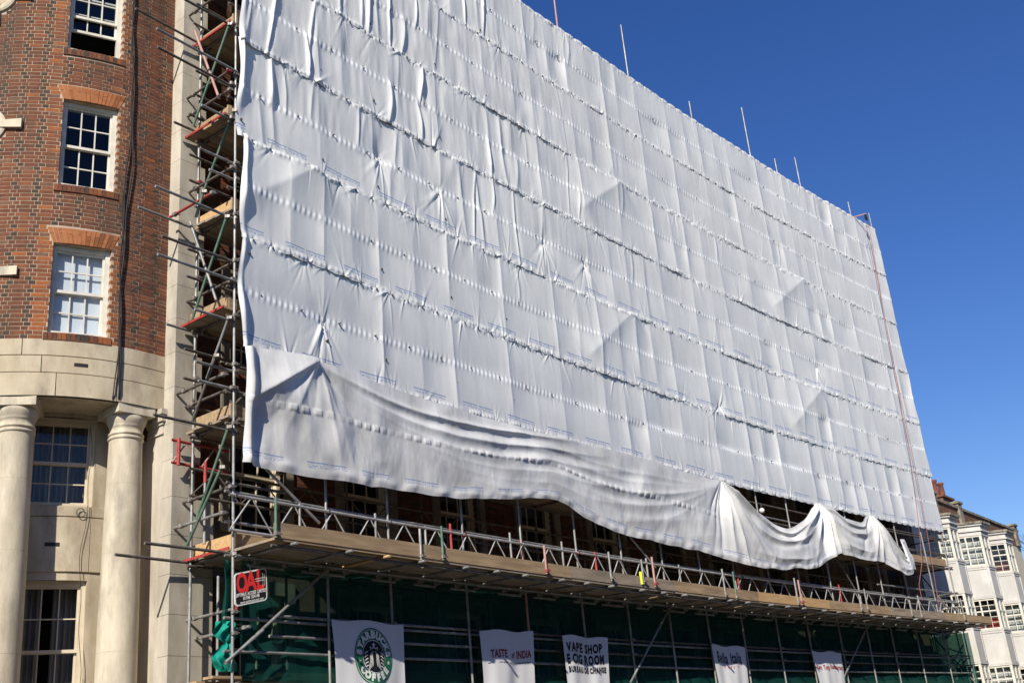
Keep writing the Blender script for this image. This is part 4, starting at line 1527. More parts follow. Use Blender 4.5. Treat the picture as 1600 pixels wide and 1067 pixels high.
def strip(i):
    z0, z1 = SZ[i], SZ[i + 1]
    H = z1 - z0
    NU = 1500
    sL, sR = 0.015 + 0.03 * math.sin(i * 2.1), 30.12 + 0.03 * math.sin(i * 1.7)
    us = np.concatenate([np.linspace(sL, 12, 800, endpoint=False), np.linspace(12, sR, NU - 800)])
    e = np.linspace(0, 1, 56)
    ts = e - 0.10 * np.sin(2 * np.pi * e)               # finer rows near the laced edges
    U, T = np.meshgrid(us, ts)
    ZZ = z0 + T * H
    r = np.random.default_rng(100 + i)
    D = np.full_like(U, 0.085)
    left = 1 - smooth(U, 5, 14)
    high = smooth(ZZ, 11.5, 14.5)
    crumple = left * high
    # bays: drawn tight over the standards, slack between
    nb = len(STD)
    for k in range(nb - 1):
        a, b = STD[k], STD[k + 1]
        mid = a + (b - a) * r.uniform(0.40, 0.6)
        halves = ((a, mid), (mid, b)) if r.random() < 0.5 else ((a, b),)
        for (p, q) in halves:
            w = np.clip((U - p) / (q - p), 0, 1)
            for h0, h1 in ((-0.2, 0.5), (0.5, 1.2)):
                A = r.uniform(0.002, 0.048) * r.choice((0.5, 1.0, 1.4))
                lean = r.uniform(-0.10, 0.10)
                wl = np.clip(w + lean * (T - (h0 + h1) / 2) * (4 * w * (1 - w)), 0, 1)
                sh = 4 * wl * (1 - wl)
                sh = sh * (1 + r.uniform(-0.75, 0.75) * (2 * wl - 1))
                hb = smooth(T, h0 - 0.06, h0 + 0.06) * (1 - smooth(T, h1 - 0.06, h1 + 0.06))
                D -= A * sh * hb * (0.4 + 0.6 * np.sin(np.pi * np.clip(T, 0, 1)))
        # standing crease along the pole line, sometimes broken
        up0 = r.uniform(0.0, 0.5)
        D += r.uniform(0.0, 0.022) * np.exp(-np.abs(U - a - r.uniform(-.05, .05) * (T - .5)) / 0.09) * smooth(T, up0 - 0.3, up0)
        # tilt of a whole bay
        w = np.clip((U - a) / (b - a), 0, 1)
        inb = ((U >= a) & (U < b))
        tw = r.uniform(-0.02, 0.02)
        D += np.where(inb, tw * (T - 0.5) * np.sin(np.pi * w), 0)
    # sag in the upper part of each half strip
    D += 0.010 * np.sin(2 * np.pi * T) ** 2 * r.uniform(0.4, 1.0)
    # laced edges: puffs between ties
    pitch = 0.43
    ph = r.random() * pitch
    for edge, sgn in ((0.0, 1), (1.0, -1)):
        dist = np.abs(T - edge) * H
        k = np.floor((U - ph) / pitch)
        w = (U - ph) / pitch - k
        rnd = np.sin(k * 12.9898 + i * 7.1 + edge * 3) * 43758.5453
        rnd = rnd - np.floor(rnd)
        puff = np.abs(np.sin(np.pi * w)) ** 0.8
        D += (0.004 + 0.020 * rnd ** 2) * puff * np.exp(-((dist - 0.065) / 0.045) ** 2)
        D += 0.004 * np.sin(w * 6.28 * (2 + np.floor(rnd * 3)) + rnd * 6) * np.exp(-((dist - 0.06) / 0.05) ** 2)
        D -= (0.006 if edge else 0.004) * np.exp(-(dist / 0.03) ** 2) * (1 - 0.6 * puff)
        D -= 0.018 * (0.3 + rnd) * np.exp(-(np.minimum(w, 1 - w) * pitch / 0.045) ** 2) * np.exp(-(dist / 0.09) ** 2)
        kk = np.arange(int((sL - ph) / pitch) + 1, int((sR - ph) / pitch) + 1)
        for q in kk:
            cu = ph + q * pitch
            fan(D, U, ZZ, cu, z0 + edge * H, 0.011 + 0.009 * r.random(), 0.16 + 0.5 * r.random() ** 2.5, 5, down=(edge == 1.0), seed=int(q + 1000 * i + 500 * edge))
    # mid-strip lacing band
    band = np.exp(-((T - 0.5) * H / 0.035) ** 2)
    D += band * (0.010 + 0.012 * np.sin(2 * np.pi * (U + 0.37 * i) / 0.13 - 0.6))
    for q in range(int(30 / 0.92)):
        cu = 0.5 + q * 0.92 + r.uniform(-.1, .1)
        D -= 0.008 * np.exp(-(((U - cu) / 0.05) ** 2 + ((T - 0.5) * H / 0.04) ** 2))
        if r.random() < 0.18:
            fan(D, U, ZZ, cu, z0 + 0.5 * H, 0.008, 0.35, 3, down=r.random() < 0.6, seed=int(q + 77 * i))
    # long vertical pleats
    npl = 8 + (15 if i >= 2 else 1)
    for q in range(npl):
        cu = r.uniform(0.2, 29.5) if q < 9 else 0.2 + (11.0 if i >= 2 else 6) * r.random() ** 1.5
        lean = r.uniform(-0.35, 0.55)
        wd = r.uniform(0.025, 0.085)
        if q in (0, 2, 4, 6):
            continue
        ht = r.uniform(0.012, 0.045) * ((1.7 if i >= 3 and cu < 8 else 1.0) if i >= 2 else 0.6) * (0.85 if cu < 9 else 0.5)
        lo, hi = r.choice([(0, 1), (0.0, 0.55), (0.45, 1.0)])
        mid = (lo + hi) / 2
        bow = r.uniform(-0.06, 0.06)
        uc = cu + lean * (T - mid) * 0.6 + bow * np.sin(np.pi * np.clip((T - lo) / (hi - lo), 0, 1))
        env = np.where((T > lo) & (T < hi), np.sin(np.pi * np.clip((T - lo) / (hi - lo), 0, 1)) ** 0.5, 0)
        x = (U - uc) / wd
        D += ht * env * (np.exp(-np.abs(x) ** 1.3) - 0.35 * np.exp(-((x - 2.2) / 1.6) ** 2))
    # star points
    for k, (cs, cz) in enumerate(STARS):
        if z0 - 0.1 < cz < z1 + 0.1:
            rr = np.hypot(U - cs, ZZ - cz)
            D -= 0.045 * np.exp(-(rr / 0.35) ** 2) + 0.035 * np.exp(-(rr / 0.09) ** 2)
            fan(D, U, ZZ, cs, cz, 0.026, 0.95, 13, down=True, seed=900 + k, spread=1.0)
            fan(D, U, ZZ, cs, cz, 0.014, 0.40, 8, down=False, seed=950 + k, spread=1.3)
    # where one length laps the next the sheet stands off along a slanting edge
    for (p, q) in LAPS:
        zc = (p[1] + q[1]) / 2
        if not (z0 < zc < z1):
            continue
        ex, ez = q[0] - p[0], q[1] - p[1]
        L = math.hypot(ex, ez)
        ex, ez = ex / L, ez / L
        along = (U - p[0]) * ex + (ZZ - p[1]) * ez
        side = (U - p[0]) * ez - (ZZ - p[1]) * ex          # + to the lower right
        env = smooth(along, -0.55, 0.02) * (1 - smooth(along, L - 0.02, L + 0.35))
        D += 0.095 * env * np.where(side < 0, np.exp(side / 0.8), np.exp(-np.abs(side) / 0.6))
    # crumpling
    D += (0.004 + 0.012 * crumple) * vnoise(U * 3.2 + 0.6 * vnoise(U, T * 3, 5), T * 2.2 + i * 9, 40 + i)
    D += (0.0015 + 0.004 * crumple) * vnoise(U * 9.0, T * 3.2 + i * 5, 60 + i)
    D += 0.020 * vnoise(U * 0.5, T * 0.9 + i * 3, 80 + i)
    # left hem turned out towards the street, right hem turned back
    hem = 0.055 + 0.03 * np.sin(ZZ * 2.3) + 0.02 * np.sin(ZZ * 6.1 + 1)
    D += hem * np.exp(-((U - sL - 0.07) / (0.06 + 0.02 * np.sin(ZZ * 3))) ** 2)
    D -= 0.35 * smooth(U, sR - 0.10, sR)
    X = U + 0.05 * np.sin(ZZ * 3.1 + i) * np.exp(-(U - sL) / 0.3)
    X = X + (0.05 * np.sin(np.pi * T * 2 + i) + 0.06 * (np.abs(2 * T - 1) ** 2) - 0.03) * np.exp((U - sR) / 0.25)
    Yy = yF(U) - D - 0.010 * np.exp(-T * H / 0.12)
    Zz = ZZ + 0.06 * (T - 1.0) * 0.9 + 0.012 + 0.012 * np.sin(2 * np.pi * (U - ph) / pitch + 1.57) * (np.exp(-T * H / 0.06) - np.exp(-(1 - T) * H / 0.06))
    me = grid_mesh('sheet_strip', X, Yy, Zz, M['sheet_print'] if i < 3 else M['sheet'], U + 0.37 * i, T)
    o = bpy.data.objects.new('sheet_strip', me)
    link(o, sheets)
    # ties
    b = MB()
    for q in range(int((sR - ph) / pitch)):
        cu = ph + q * pitch
        if cu < sL:
            continue
        b.box(cu - 0.016, yF(cu) - 0.112, z0 - 0.05, cu + 0.014, yF(cu) - 0.06, z0 - 0.012)
    for q in range(int(30 / 0.92)):
        cu = 0.5 + q * 0.92
        b.box(cu - 0.012, yF(cu) - 0.098, z0 + 0.5 * H - 0.014, cu + 0.014, yF(cu) - 0.05, z0 + 0.5 * H + 0.010)
    tag(b.build('sheet_tie', M['tie'], sheets), kind='stuff')
    return D
for i in range(6):
    strip(i)

# ---- the loose bottom sheet
def loose_sheet():
    r = root('loose_sheet', 'loose grubby white sheet sagging in folds along the bottom of the sheeting', 'sheeting', P(12, -0.2, 6.6))
    # columns: (s_top, z_top, d_top, s_bot, z_bot, d_bot)
    K = [(0.06, 8.55, 0.12, 0.05, 6.62, 0.10), (0.85, 8.66, 0.16, 0.90, 6.58, 0.16), (1.66, 8.70, 0.20, 1.9, 6.60, 0.20), (3.4, 8.63, 0.17, 3.3, 6.64, 0.22),
         (5.0, 8.60, 0.15, 4.9, 6.70, 0.24), (6.4, 8.58, 0.15, 6.3, 6.86, 0.26), (8.3, 8.60, 0.14, 8.2, 7.10, 0.26), (9.4, 8.62, 0.14, 9.3, 6.86, 0.24), (10.6, 8.64, 0.14, 10.5, 6.66, 0.22),
         (12.1, 8.66, 0.15, 11.7, 6.60, 0.22), (13.6, 8.60, 0.17, 13.2, 6.56, 0.24), (15.0, 8.55, 0.20, 14.5, 6.52, 0.26), (15.62, 8.55, 0.22, 15.6, 6.40, 0.30),
         (16.7, 8.12, 0.24, 16.6, 6.34, 0.36), (17.8, 7.72, 0.26, 17.6, 6.34, 0.40), (18.6, 7.58, 0.28, 18.6, 6.44, 0.42), (19.7, 7.90, 0.26, 19.6, 6.52, 0.40),
         (20.6, 8.42, 0.22, 20.4, 6.72, 0.34), (21.1, 8.62, 0.18, 21.7, 7.12, 0.26), (21.7, 8.60, 0.2, 22.3, 7.10, 0.28), (22.6, 8.30, 0.26, 22.9, 7.06, 0.34), (23.5, 8.26, 0.28, 23.6, 7.05, 0.34),
         (24.2, 8.56, 0.2, 24.2, 7.07, 0.30), (24.6, 8.60, 0.18, 24.7, 7.02, 0.28), (25.2, 8.12, 0.22, 25.2, 6.86, 0.36), (25.9, 7.58, 0.26, 25.7, 6.74, 0.42), (26.15, 7.42, 0.28, 26.15, 6.80, 0.40),
         (26.25, 7.98, 0.2, 26.6, 7.02, 0.30), (26.6, 8.02, 0.16, 26.75, 7.0, 0.28)]
    K = np.array(K)
    n = len(K)
    # arc parameter by bottom spacing
    par = np.concatenate([[0], np.cumsum(np.hypot(np.diff(K[:, 0]), np.diff(K[:, 1])) + 0.15)])
    NUc, NV = 1400, 90
    q = np.linspace(0, par[-1], NUc)

    def crv(c):                                        # monotone-ish smooth interpolation
        y = K[:, c]
        d = np.diff(y) / np.diff(par)
        m_ = np.zeros(n)
        m_[1:-1] = np.where(d[:-1] * d[1:] > 0, 2 * d[:-1] * d[1:] / (d[:-1] + d[1:] + 1e-12), 0)
        m_[0], m_[-1] = d[0], d[-1]
        j = np.clip(np.searchsorted(par, q, side='right') - 1, 0, n - 2)
        h = par[j + 1] - par[j]
        t = (q - par[j]) / h
        return (y[j] * (1 + 2 * t) * (1 - t) ** 2 + m_[j] * h * t * (1 - t) ** 2 + y[j + 1] * t * t * (3 - 2 * t) - m_[j + 1] * h * t * t * (1 - t))
    st, zt, dt, sb, zb, db = [crv(c) for c in range(6)]
    v = np.linspace(0, 1, NV)[:, None]                 # 0 at top
    S = st * (1 - v) + sb * v
    Z = zt * (1 - v) + zb * v
    D = dt * (1 - v) + db * v + 0.05 * np.sin(np.pi * v)
    Q = np.tile(q, (NV, 1))
    V = np.tile(v, (1, NUc))
    r_ = np.random.default_rng(5)
    # long drape folds hung from the tie at s=1.7, sweeping down and right
    for k in range(7):
        v0 = 0.03 + 0.105 * k
        u0, u1 = 1.5 + 0.5 * k, 9.5 + 1.15 * k
        w = np.clip((S - u0) / (u1 - u0), 0, 1)
        vc = v0 + (0.20 + 0.05 * k) * np.sin(np.pi * w ** 0.8) * (1 - 0.3 * w) - 0.03
        env = np.sin(np.pi * w) ** 0.7
        wd = 0.032 + 0.010 * k
        x = (V - vc) / wd
        a = 0.048 * (1 - 0.10 * k) * r_.uniform(0.5, 1.25)
        D += a * env * (np.exp(-np.abs(x) ** 1.25) - 0.6 * np.exp(-((x - 2.2) / 1.7) ** 2))
    for k in range(5):                                 # second set, ending at the tie at s=15.6
        v0 = 0.10 + 0.16 * k
        u0, u1 = 6.5 + 0.9 * k, 15.4
        w = np.clip((S - u0) / (u1 - u0), 0, 1)
        vc = v0 * (1 - w) + 0.02 + 0.22 * np.sin(np.pi * w) * (0.6 + 0.15 * k) + 0.05 * w
        env = np.sin(np.pi * w) ** 0.8
        x = (V - vc) / (0.03 + 0.008 * k)
        D += 0.030 * r_.uniform(0.4, 1.3) * env * (np.exp(-np.abs(x) ** 1.25) - 0.5 * np.exp(-((x - 2.0) / 1.4) ** 2))
    # deep pleats fanning down from the ties
    for (cs, cz, amp, npl, lo, hi, seed) in ((15.62, 8.60, 0.17, 8, -0.8, 1.15, 1), (21.15, 8.70, 0.24, 6, -1.05, 0.75, 2), (24.45, 8.68, 0.20, 5, -0.85, 0.9, 3), (1.66, 8.75, 0.035, 6, -0.9, 0.9, 4)):
        rr = np.random.default_rng(seed)
        x, y = S - cs, np.maximum(cz - Z, 0.01)
        rad = np.hypot(x, y)
        th = np.arctan2(x, y)
        for k in range(npl):
            t0 = lo + (hi - lo) * (k + rr.uniform(0.2, 0.8)) / npl
            lat = (th - t0)
            wdt = (hi - lo) / npl * rr.uniform(0.22, 0.42)
            L = rr.uniform(1.5, 2.6)
            sgn = rr.choice((1, 1, -0.7))
            D += sgn * amp * rr.uniform(0.4, 1.0) * np.exp(-np.abs(lat / wdt) ** 1.3) * np.minimum(rad / 0.6, 1) * np.exp(-(rad / L) ** 3)
    # swag folds in the two free drapes
    for (a, b, z0, dz) in ((15.7, 21.0, 8.5, 1.0), (21.3, 24.4, 8.55, 0.5), (24.5, 26.6, 8.4, 0.9)):
        w = np.clip((S - a) / (b - a), 0, 1)
        inn = (S > a) & (S < b)
        for k in range(3):
            vc = 0.06 + (0.13 + 0.10 * k) * k + 0.07 * np.sin(np.pi * w) + 0.02 * np.sin(w * 9 + k * 2 + a)
            wdt = 0.035 + 0.018 * k
            e_ = np.clip(np.sin(np.pi * np.clip(w * (1.0 + 0.12 * k) - 0.06 * k, 0, 1)), 0, 1) ** 1.2
            D += np.where(inn, (0.065 - 0.012 * k) * e_ * (np.exp(-np.abs((V - vc) / wdt) ** 1.25) - 0.5 * np.exp(-((V - vc - 2.1 * wdt) / (1.3 * wdt)) ** 2)), 0)
    # puffed hem and the lacing band with its loops
    hem = np.exp(-((V - 0.955) / 0.045) ** 2)
    D += hem * (0.016 + 0.010 * np.sin(Q * 6.0 + 2 * np.sin(Q * 1.3)) + 0.008 * np.sin(Q * 13 + 1)) * (1 - smooth(S, 21, 22))
    fr = Q / 0.27 + 0.25 * np.sin(Q * 1.7)
    k = np.floor(fr)
    w = fr - k
    dash = smooth(w, 0.0, 0.12) * (1 - smooth(w, 0.62, 0.75))
    band = smooth(V, 0.435, 0.45) * (1 - smooth(V, 0.485, 0.50)) * (1 - smooth(S, 14.0, 16))
    D += 0.020 * dash * band * (0.6 + 0.4 * np.sin(k * 5.3))
    # pulled corner at the top left: a sharp slanting edge, the part above it turned to the light
    p, q_ = at(392, 623, -.2), at(493, 566, -.2)
    ex, ez = q_[0] - p[0], q_[1] - p[1]
    L = math.hypot(ex, ez)
    ex, ez = ex / L, ez / L
    along = (S - p[0]) * ex + (Z - p[1]) * ez
    side = (S - p[0]) * ez - (Z - p[1]) * ex
    env = smooth(along, -0.15, 0.25) * (1 - smooth(along, L - 0.02, L + 0.12))
    D += 0.125 * env * np.where(side < 0, np.exp(side / 0.55), np.exp(-side / 0.10) * 0.75 + 0.25 * np.exp(-side / 0.8))
    # slack creasing
    D += 0.026 * vnoise(Q * 1.5 + 0.9 * vnoise(Q * .7, V * 3, 3), V * 3.2, 21) + 0.0045 * vnoise(Q * 4, V * 5.0 + 0.4 * Q, 22) + 0.002 * vnoise(Q * 14, V * 14, 23)
    D += 0.04 * (1 - smooth(S, 1.0, 3.0)) * vnoise(Q * 4, V * 3, 31) * np.sin(np.pi * V)
    Zz = Z + 0.02 * vnoise(Q * 2.2, V * 0 + 0.3, 24) * V - 0.02 * hem * np.sin(Q * 5)
    cr = vnoise(Q * 1.1 + V * 1.6, V * 1.8 + 0.5 * vnoise(Q * 2, V * 2, 33), 34)
    D += 0.016 * (0.5 - np.abs(cr)) * smooth(V, 0.1, 0.4)
    D = np.maximum(D, 0.075)
    D += 0.12 * np.exp(-((S - 0.15) / 0.10) ** 2)
    Y = yF(S) - D
    me = grid_mesh('sheet', S, Y, Zz, M['sheet_loose'], Q, 1 - V)
    link(bpy.data.objects.new('sheet', me), r)
loose_sheet()

# ================================================================== NET, HOARDING, BANNERS, SIGN
def net():
    us = np.linspace(0.25, 30.0, 700)
    vs = np.linspace(0, 1, 40)
    U, V = np.meshgrid(us, vs)
    Z = 3.35 + V * 1.80
    D = 0.10 + 0.03 * np.sin(U * 3.5) * np.sin(np.pi * V) + 0.03 * vnoise(U * 1.4, V * 2, 71) + 0.012 * vnoise(U * 6, V * 2.5, 72)
    me = grid_mesh('debris_net', U, yF(U) + D, Z, M['net'], U, V)
    o = link(bpy.data.objects.new('debris_net', me))
    tag(o, 'dark green debris netting stretched behind the poles under the deck', 'netting')
    ys = np.linspace(-0.1, 1.25, 60)
    A, B = np.meshgrid(ys, vs)
    X = 30.1 + 0.03 * np.sin(A * 9) + 0.02 * vnoise(A * 5, B * 3, 73)
    me = grid_mesh('debris_net', X, yF(30.1) + A, 3.35 + B * 1.75, M['net'], A, B)
    o = link(bpy.data.objects.new('debris_net', me))
    tag(o, 'green debris net closing the far right end of the scaffold', 'netting')
    # gathered bundle tied to the end pole
    A, B = np.meshgrid(np.linspace(0, 1, 70), np.linspace(3.50, 4.22, 90))
    t = (B - 3.50) / 0.72
    bul = np.abs(np.sin(np.pi * (t * 1.55 + 0.12))) ** 0.7
    lo = 0.02 - 0.20 * bul - 0.03 * np.sin(B * 19)
    hi = 0.16 + 0.10 * bul + 0.05 * np.sin(B * 11 + 1)
    X = lo + (hi - lo) * A
    Y = yF(0) + 0.24 - 0.10 * bul * np.sin(np.pi * A) + 0.035 * np.sin(A * 17 + 5 * np.sin(t * 4)) * bul + 0.03 * vnoise(A * 5, B * 6, 91) + 0.015 * vnoise(A * 14, B * 9, 92)
    me = grid_mesh('net_bundle', X, Y, B, M['net_lit'], A, t)
    o = link(bpy.data.objects.new('net_bundle', me))
    tag(o, 'bright green gathered bundle of netting tied beside the end pole', 'netting')
    us = np.linspace(0, 1, 40)
    A, B = np.meshgrid(us, np.linspace(4.2, 5.15, 40))
    X = -0.04 + 0.22 * A + 0.02 * np.sin(B * 7)
    Y = yF(0) + 0.16 + 0.03 * np.sin(A * 12 + B * 2) + 0.1 * A
    me = grid_mesh('net_tail', X, Y, B, M['net'], A, B)
    o2 = link(bpy.data.objects.new('net_tail', me), o)
M['net_lit'] = noise_mat('net_sunlit', (0.006, 0.19, 0.15), (0.02, 0.31, 0.245), scale=5, rough=0.9, spec=0.05, bump=0.5, bscale=60)  # brighter copy of the net green, sunlight put into the colour
net()

def hoarding():
    r = root('timber_hoarding', 'brown plywood fascia boards running along behind the banners', 'hoarding', P(15, 0.15, 3.2))
    a = 0.55
    k = 0
    while a < 29.8:
        w = 2.38
        b = MB()
        e = min(a + w, 29.9)
        z0, z1 = 2.55, 3.56 + random.uniform(-0.02, 0.02)
        v = [P(a, 0.17, z0), P(e, 0.17, z0), P(e, 0.20, z0), P(a, 0.20, z0), P(a, 0.17, z1), P(e, 0.17, z1), P(e, 0.20, z1), P(a, 0.20, z1)]
        b.hexa(v)
        b.build('panel', M['ply' if k % 3 else 'board'], r)
        a += w + 0.012
        k += 1
hoarding()

def banner(px, label, build, wob=0.0):
    """px: top-left, top-right; hangs from the upper rail; build(fn) puts print on it"""
    (s0, z0), (s1, z1) = at(*px[0], -0.06), at(*px[1], -0.06)
    H = 1.75
    r = root('banner', label, 'banner', P((s0 + s1) / 2, -0.06, z0 - H), 'white banners tied to the scaffold')
    w = s1 - s0

    def surf(u, v, lift=0.0):
        """u 0..1 left to right, v 0 at top .. 1"""
        u = np.asarray(u, float)
        v = np.asarray(v, float)
        taper = 0.025 * np.sin(np.pi * v) * (1 - 2 * u)
        s = s0 + w * (u + taper) + 0.03 * np.sin(v * 3 + wob)
        z = (z0 * (1 - u) + z1 * u) - H * v - 0.02 * np.sin(np.pi * 3 * u + wob) * (1 - v)
        d = 0.105 + 0.03 * np.sin(2.4 * u + 1.3 * v + wob) * np.sin(np.pi * u) + (0.010 + 0.016 * v) * np.sin(u * 9 + v * 3.1 + wob * 2) * np.sin(np.pi * u) + 0.10 * v * v * np.sin(np.pi * u + 0.3 * wob) \
            + 0.004 * np.sin(u * 23 + 3 * v + wob)
        return s, yF(s) - d - lift, z
    U, V = np.meshgrid(np.linspace(0, 1, 70), np.linspace(0, 1, 70))
    X, Y, Z = surf(U, V)
    me = grid_mesh('cloth', X, Y, Z, M['banner'], U, V)
    link(bpy.data.objects.new('cloth', me), r)

    def put(name, vs, fs, mat, lift):
        """vs in metres from the banner's top-left corner: x right, y down"""
        a = np.array(vs)
        x, y, z = surf(a[:, 0] / w, a[:, 1] / H, lift)
        b = MB()
        b.add(np.stack([x, y, z], -1).tolist(), fs)
        b.build(name, M[mat], r)

    def text(body, cx, cy, size, mat, bold=0.0, sx=1.0, name='lettering'):
        vs, fs = text_mesh(body, size, bold, sx)
        put(name, [(cx + x, cy - y) for x, y in vs], fs, mat, 0.006)
    build(w, H, put, text)
    # eyelet ties
    b = MB()
    for u in (0.02, 0.5, 0.98):
        x, y, z = surf(u, 0.01, 0.0)
        b.tube((float(x), float(y), float(z)), (float(x) + 0.02, float(yF(float(x))), 4.36), 0.006, 5)
    b.build('tie', M['cable'], r)
    return r

def ring_mesh(cx, cy, r0, r1, n=48, ky=1.0):
    vs, fs = [], []
    for i in range(n):
        t = 2 * math.pi * i / n
        vs += [(cx + r0 * math.cos(t), cy + ky * r0 * math.sin(t)), (cx + r1 * math.cos(t), cy + ky * r1 * math.sin(t))]
    for i in range(n):
        j = (i + 1) % n
        fs.append((2 * i, 2 * j, 2 * j + 1, 2 * i + 1))
    return vs, fs

def disc_mesh(cx, cy, r, n=40):
    """polar grid so that it follows the cloth"""
    vs, fs = [(cx, cy)], []
    rings = [r * k / 6 for k in range(1, 7)]
    for q in rings:
        for i in range(n):
            t = 2 * math.pi * i / n
            vs.append((cx + q * math.cos(t), cy + q * math.sin(t)))
    for i in range(n):
        fs.append((0, 1 + (i + 1) % n, 1 + i))
    for k in range(5):
        for i in range(n):
            j = (i + 1) % n
            fs.append((1 + k * n + i, 1 + k * n + j, 1 + (k + 1) * n + j, 1 + (k + 1) * n + i))
    return vs, fs

def star_poly(cx, cy, r):
    vs = [(cx, cy)]
    for i in range(10):
        q = r if i % 2 == 0 else r * 0.4
        t = math.pi * i / 5
        vs.append((cx + q * math.sin(t), cy - q * math.cos(t)))
    return vs, [(0, 1 + (i + 1) % 10, 1 + i) for i in range(10)]

def coffee(w, H, put, text):
    cx, cy, R = w * 0.525, 0.575, 0.46
    vs, fs = ring_mesh(cx, cy, R * 0.95, R)
    put('emblem_rim', vs, fs, 'logo_green', 0.005)
    vs, fs = ring_mesh(cx, cy, R * 0.58, R * 0.92)
    put('emblem_ring', vs, fs, 'logo_green', 0.005)
    vs, fs = disc_mesh(cx, cy, R * 0.545)
    put('emblem_disc', vs, fs, 'logo_black', 0.005)
    # words round the ring
    def arc(word, a0, a1, rr, size, flip):
        for i, ch in enumerate(word):
            t = a0 + (a1 - a0) * i / (len(word) - 1)
            cv_, cf = text_mesh(ch, size, 0.012)
            t_ = math.radians(t)
            px, py = cx + rr * math.sin(t_), cy - rr * math.cos(t_)
            rot = t_ if not flip else t_ + math.pi
            c, s_ = math.cos(rot), math.sin(rot)
            put('lettering', [(px + x * c + y * s_, py + x * s_ - y * c) for x, y in cv_], cf, 'sign_white', 0.011)
    arc('STARBUCKS', -78, 78, R * 0.75, 0.155, False)
    arc('COFFEE', 232, 128, R * 0.75, 0.155, True)
    for sx in (-1, 1):
        vs, fs = star_poly(cx + sx * R * 0.755, cy + 0.075, 0.042)
        put('emblem_star', vs, fs, 'sign_white', 0.011)
    # plain ornamental strokes inside the disc: a crown-like top and waving lines
    vs, fs = star_poly(cx, cy - 0.185, 0.042)
    put('emblem_star', vs, fs, 'sign_white', 0.011)
    vs, fs = [], []
    def stroke(pts, wd):
        k = len(vs)
        for i, (x, y) in enumerate(pts):
            x2, y2 = pts[min(i + 1, len(pts) - 1)]
            x1, y1 = pts[max(i - 1, 0)]
            dx, dy = x2 - x1, y2 - y1
            L = math.hypot(dx, dy) or 1
            h = wd / 2
            vs.append((x - dy / L * h, y + dx / L * h))
            vs.append((x + dy / L * h, y - dx / L * h))
        for i in range(len(pts) - 1):
            fs.append((k + 2 * i, k + 2 * i + 1, k + 2 * i + 3, k + 2 * i + 2))
    q_ = 0.72
    for sx in (-1, 1):
        for j in range(4):
            stroke([(cx + q_ * sx * (0.035 + 0.032 * j + 0.014 * math.sin(t * 6 + j) + 0.05 * t), cy + q_ * (-0.12 + 0.03 * j + t * 0.34)) for t in np.linspace(0, 1, 12)], 0.010)
        for j in range(5):
            stroke([(cx + q_ * sx * (0.20 + 0.10 * t), cy + q_ * (-0.10 + 0.075 * j + 0.05 * t * t)) for t in np.linspace(0, 1, 5)], 0.016)
    stroke([(cx + q_ * x_, cy + q_ * y_) for x_, y_ in ((-0.10, -0.14), (-0.115, -0.21), (-0.05, -0.175), (0, -0.20), (0.05, -0.175), (0.115, -0.21), (0.10, -0.14))], 0.015)
    put('emblem_strokes', vs, fs, 'sign_white', 0.011)
banner(((514, 967), (627, 976)), 'white banner with a round green coffee emblem', coffee, 0.3)

def india(w, H, put, text):
    text('TASTE', w * 0.31, 0.44, 0.20, 'ink_red', 0.006, 0.84)
    text('of', w * 0.58, 0.45, 0.17, 'ink_red', 0.003, 0.85)
    text('INDIA', w * 0.80, 0.44, 0.20, 'ink_red', 0.006, 0.84)
    put('rule', [(w * 0.10, 0.585), (w * 0.36, 0.585), (w * 0.36, 0.596), (w * 0.10, 0.596)], [(0, 1, 2, 3)], 'ink_navy', 0.006)
    put('rule', [(w * 0.68, 0.585), (w * 0.93, 0.585), (w * 0.93, 0.596), (w * 0.68, 0.596)], [(0, 1, 2, 3)], 'ink_navy', 0.006)
    text('indian restaurant', w * 0.52, 0.59, 0.07, 'ink_navy', 0.0, 0.95)
banner(((744, 984), (829, 987)), 'white banner reading TASTE of INDIA in dark red', india, 1.6)

SERIF = {'V': 'ab', 'A': 'cd', 'P': 'ac', 'E': 'ac', 'H': 'abcd', 'I': 'ac', 'R': 'acd', 'M': 'abcd', 'B': 'ac', 'U': 'ab', 'D': 'ac', 'N': 'abcd'}
def slab(put, body, cx, cy, size, width, bold, mat):
    """bold narrow capitals with slab feet, spread to the given width"""
    gl = []
    x = 0.0
    for ch in body:
        if ch == ' ':
            x += 0.30 * size
            continue
        vs, fs = text_mesh(ch, size, bold)
        a = np.array(vs)
        lo, hi = a[:, 0].min(), a[:, 0].max()
        gl.append((ch, a - [lo, 0], fs, x, hi - lo))
        x += hi - lo + (0.10 if ch not in 'VA' else 0.04) * size - (0.05 * size if ch == 'V' else 0)
    k = width / x
    for ch, a, fs, x0, wd in gl:
        pts = [(cx - width / 2 + (x0 + p[0]) * k, cy - p[1]) for p in a]
        put('lettering', pts, fs, mat, 0.006)
        t, q = a[:, 1].max(), a[:, 1].min()
        for c in SERIF.get(ch, ''):
            xx = (0.045 * size + bold) if c in 'ac' else wd - 0.045 * size - bold
            if ch == 'I':
                xx = wd / 2
            y1 = t if c in 'ab' else q + 0.035 * size
            y0 = y1 - 0.035 * size
            h = 0.105 * size
            X = [cx - width / 2 + (x0 + xx + e * h) * k for e in (-1, 1)]
            put('lettering', [(X[0], cy - y0), (X[1], cy - y0), (X[1], cy - y1), (X[0], cy - y1)], [(0, 1, 2, 3)], mat, 0.0085)
def vape(w, H, put, text):
    slab(put, 'VAPE SHOP', w * 0.47, 0.245, 0.245, w * 0.82, 0.012, 'logo_black')
    slab(put, 'E CIG ROOM', w * 0.48, 0.475, 0.245, w * 0.86, 0.012, 'logo_black')
    slab(put, 'BUREAU DE CHANGE', w * 0.5, 0.68, 0.15, w * 0.88, 0.009, 'logo_black')
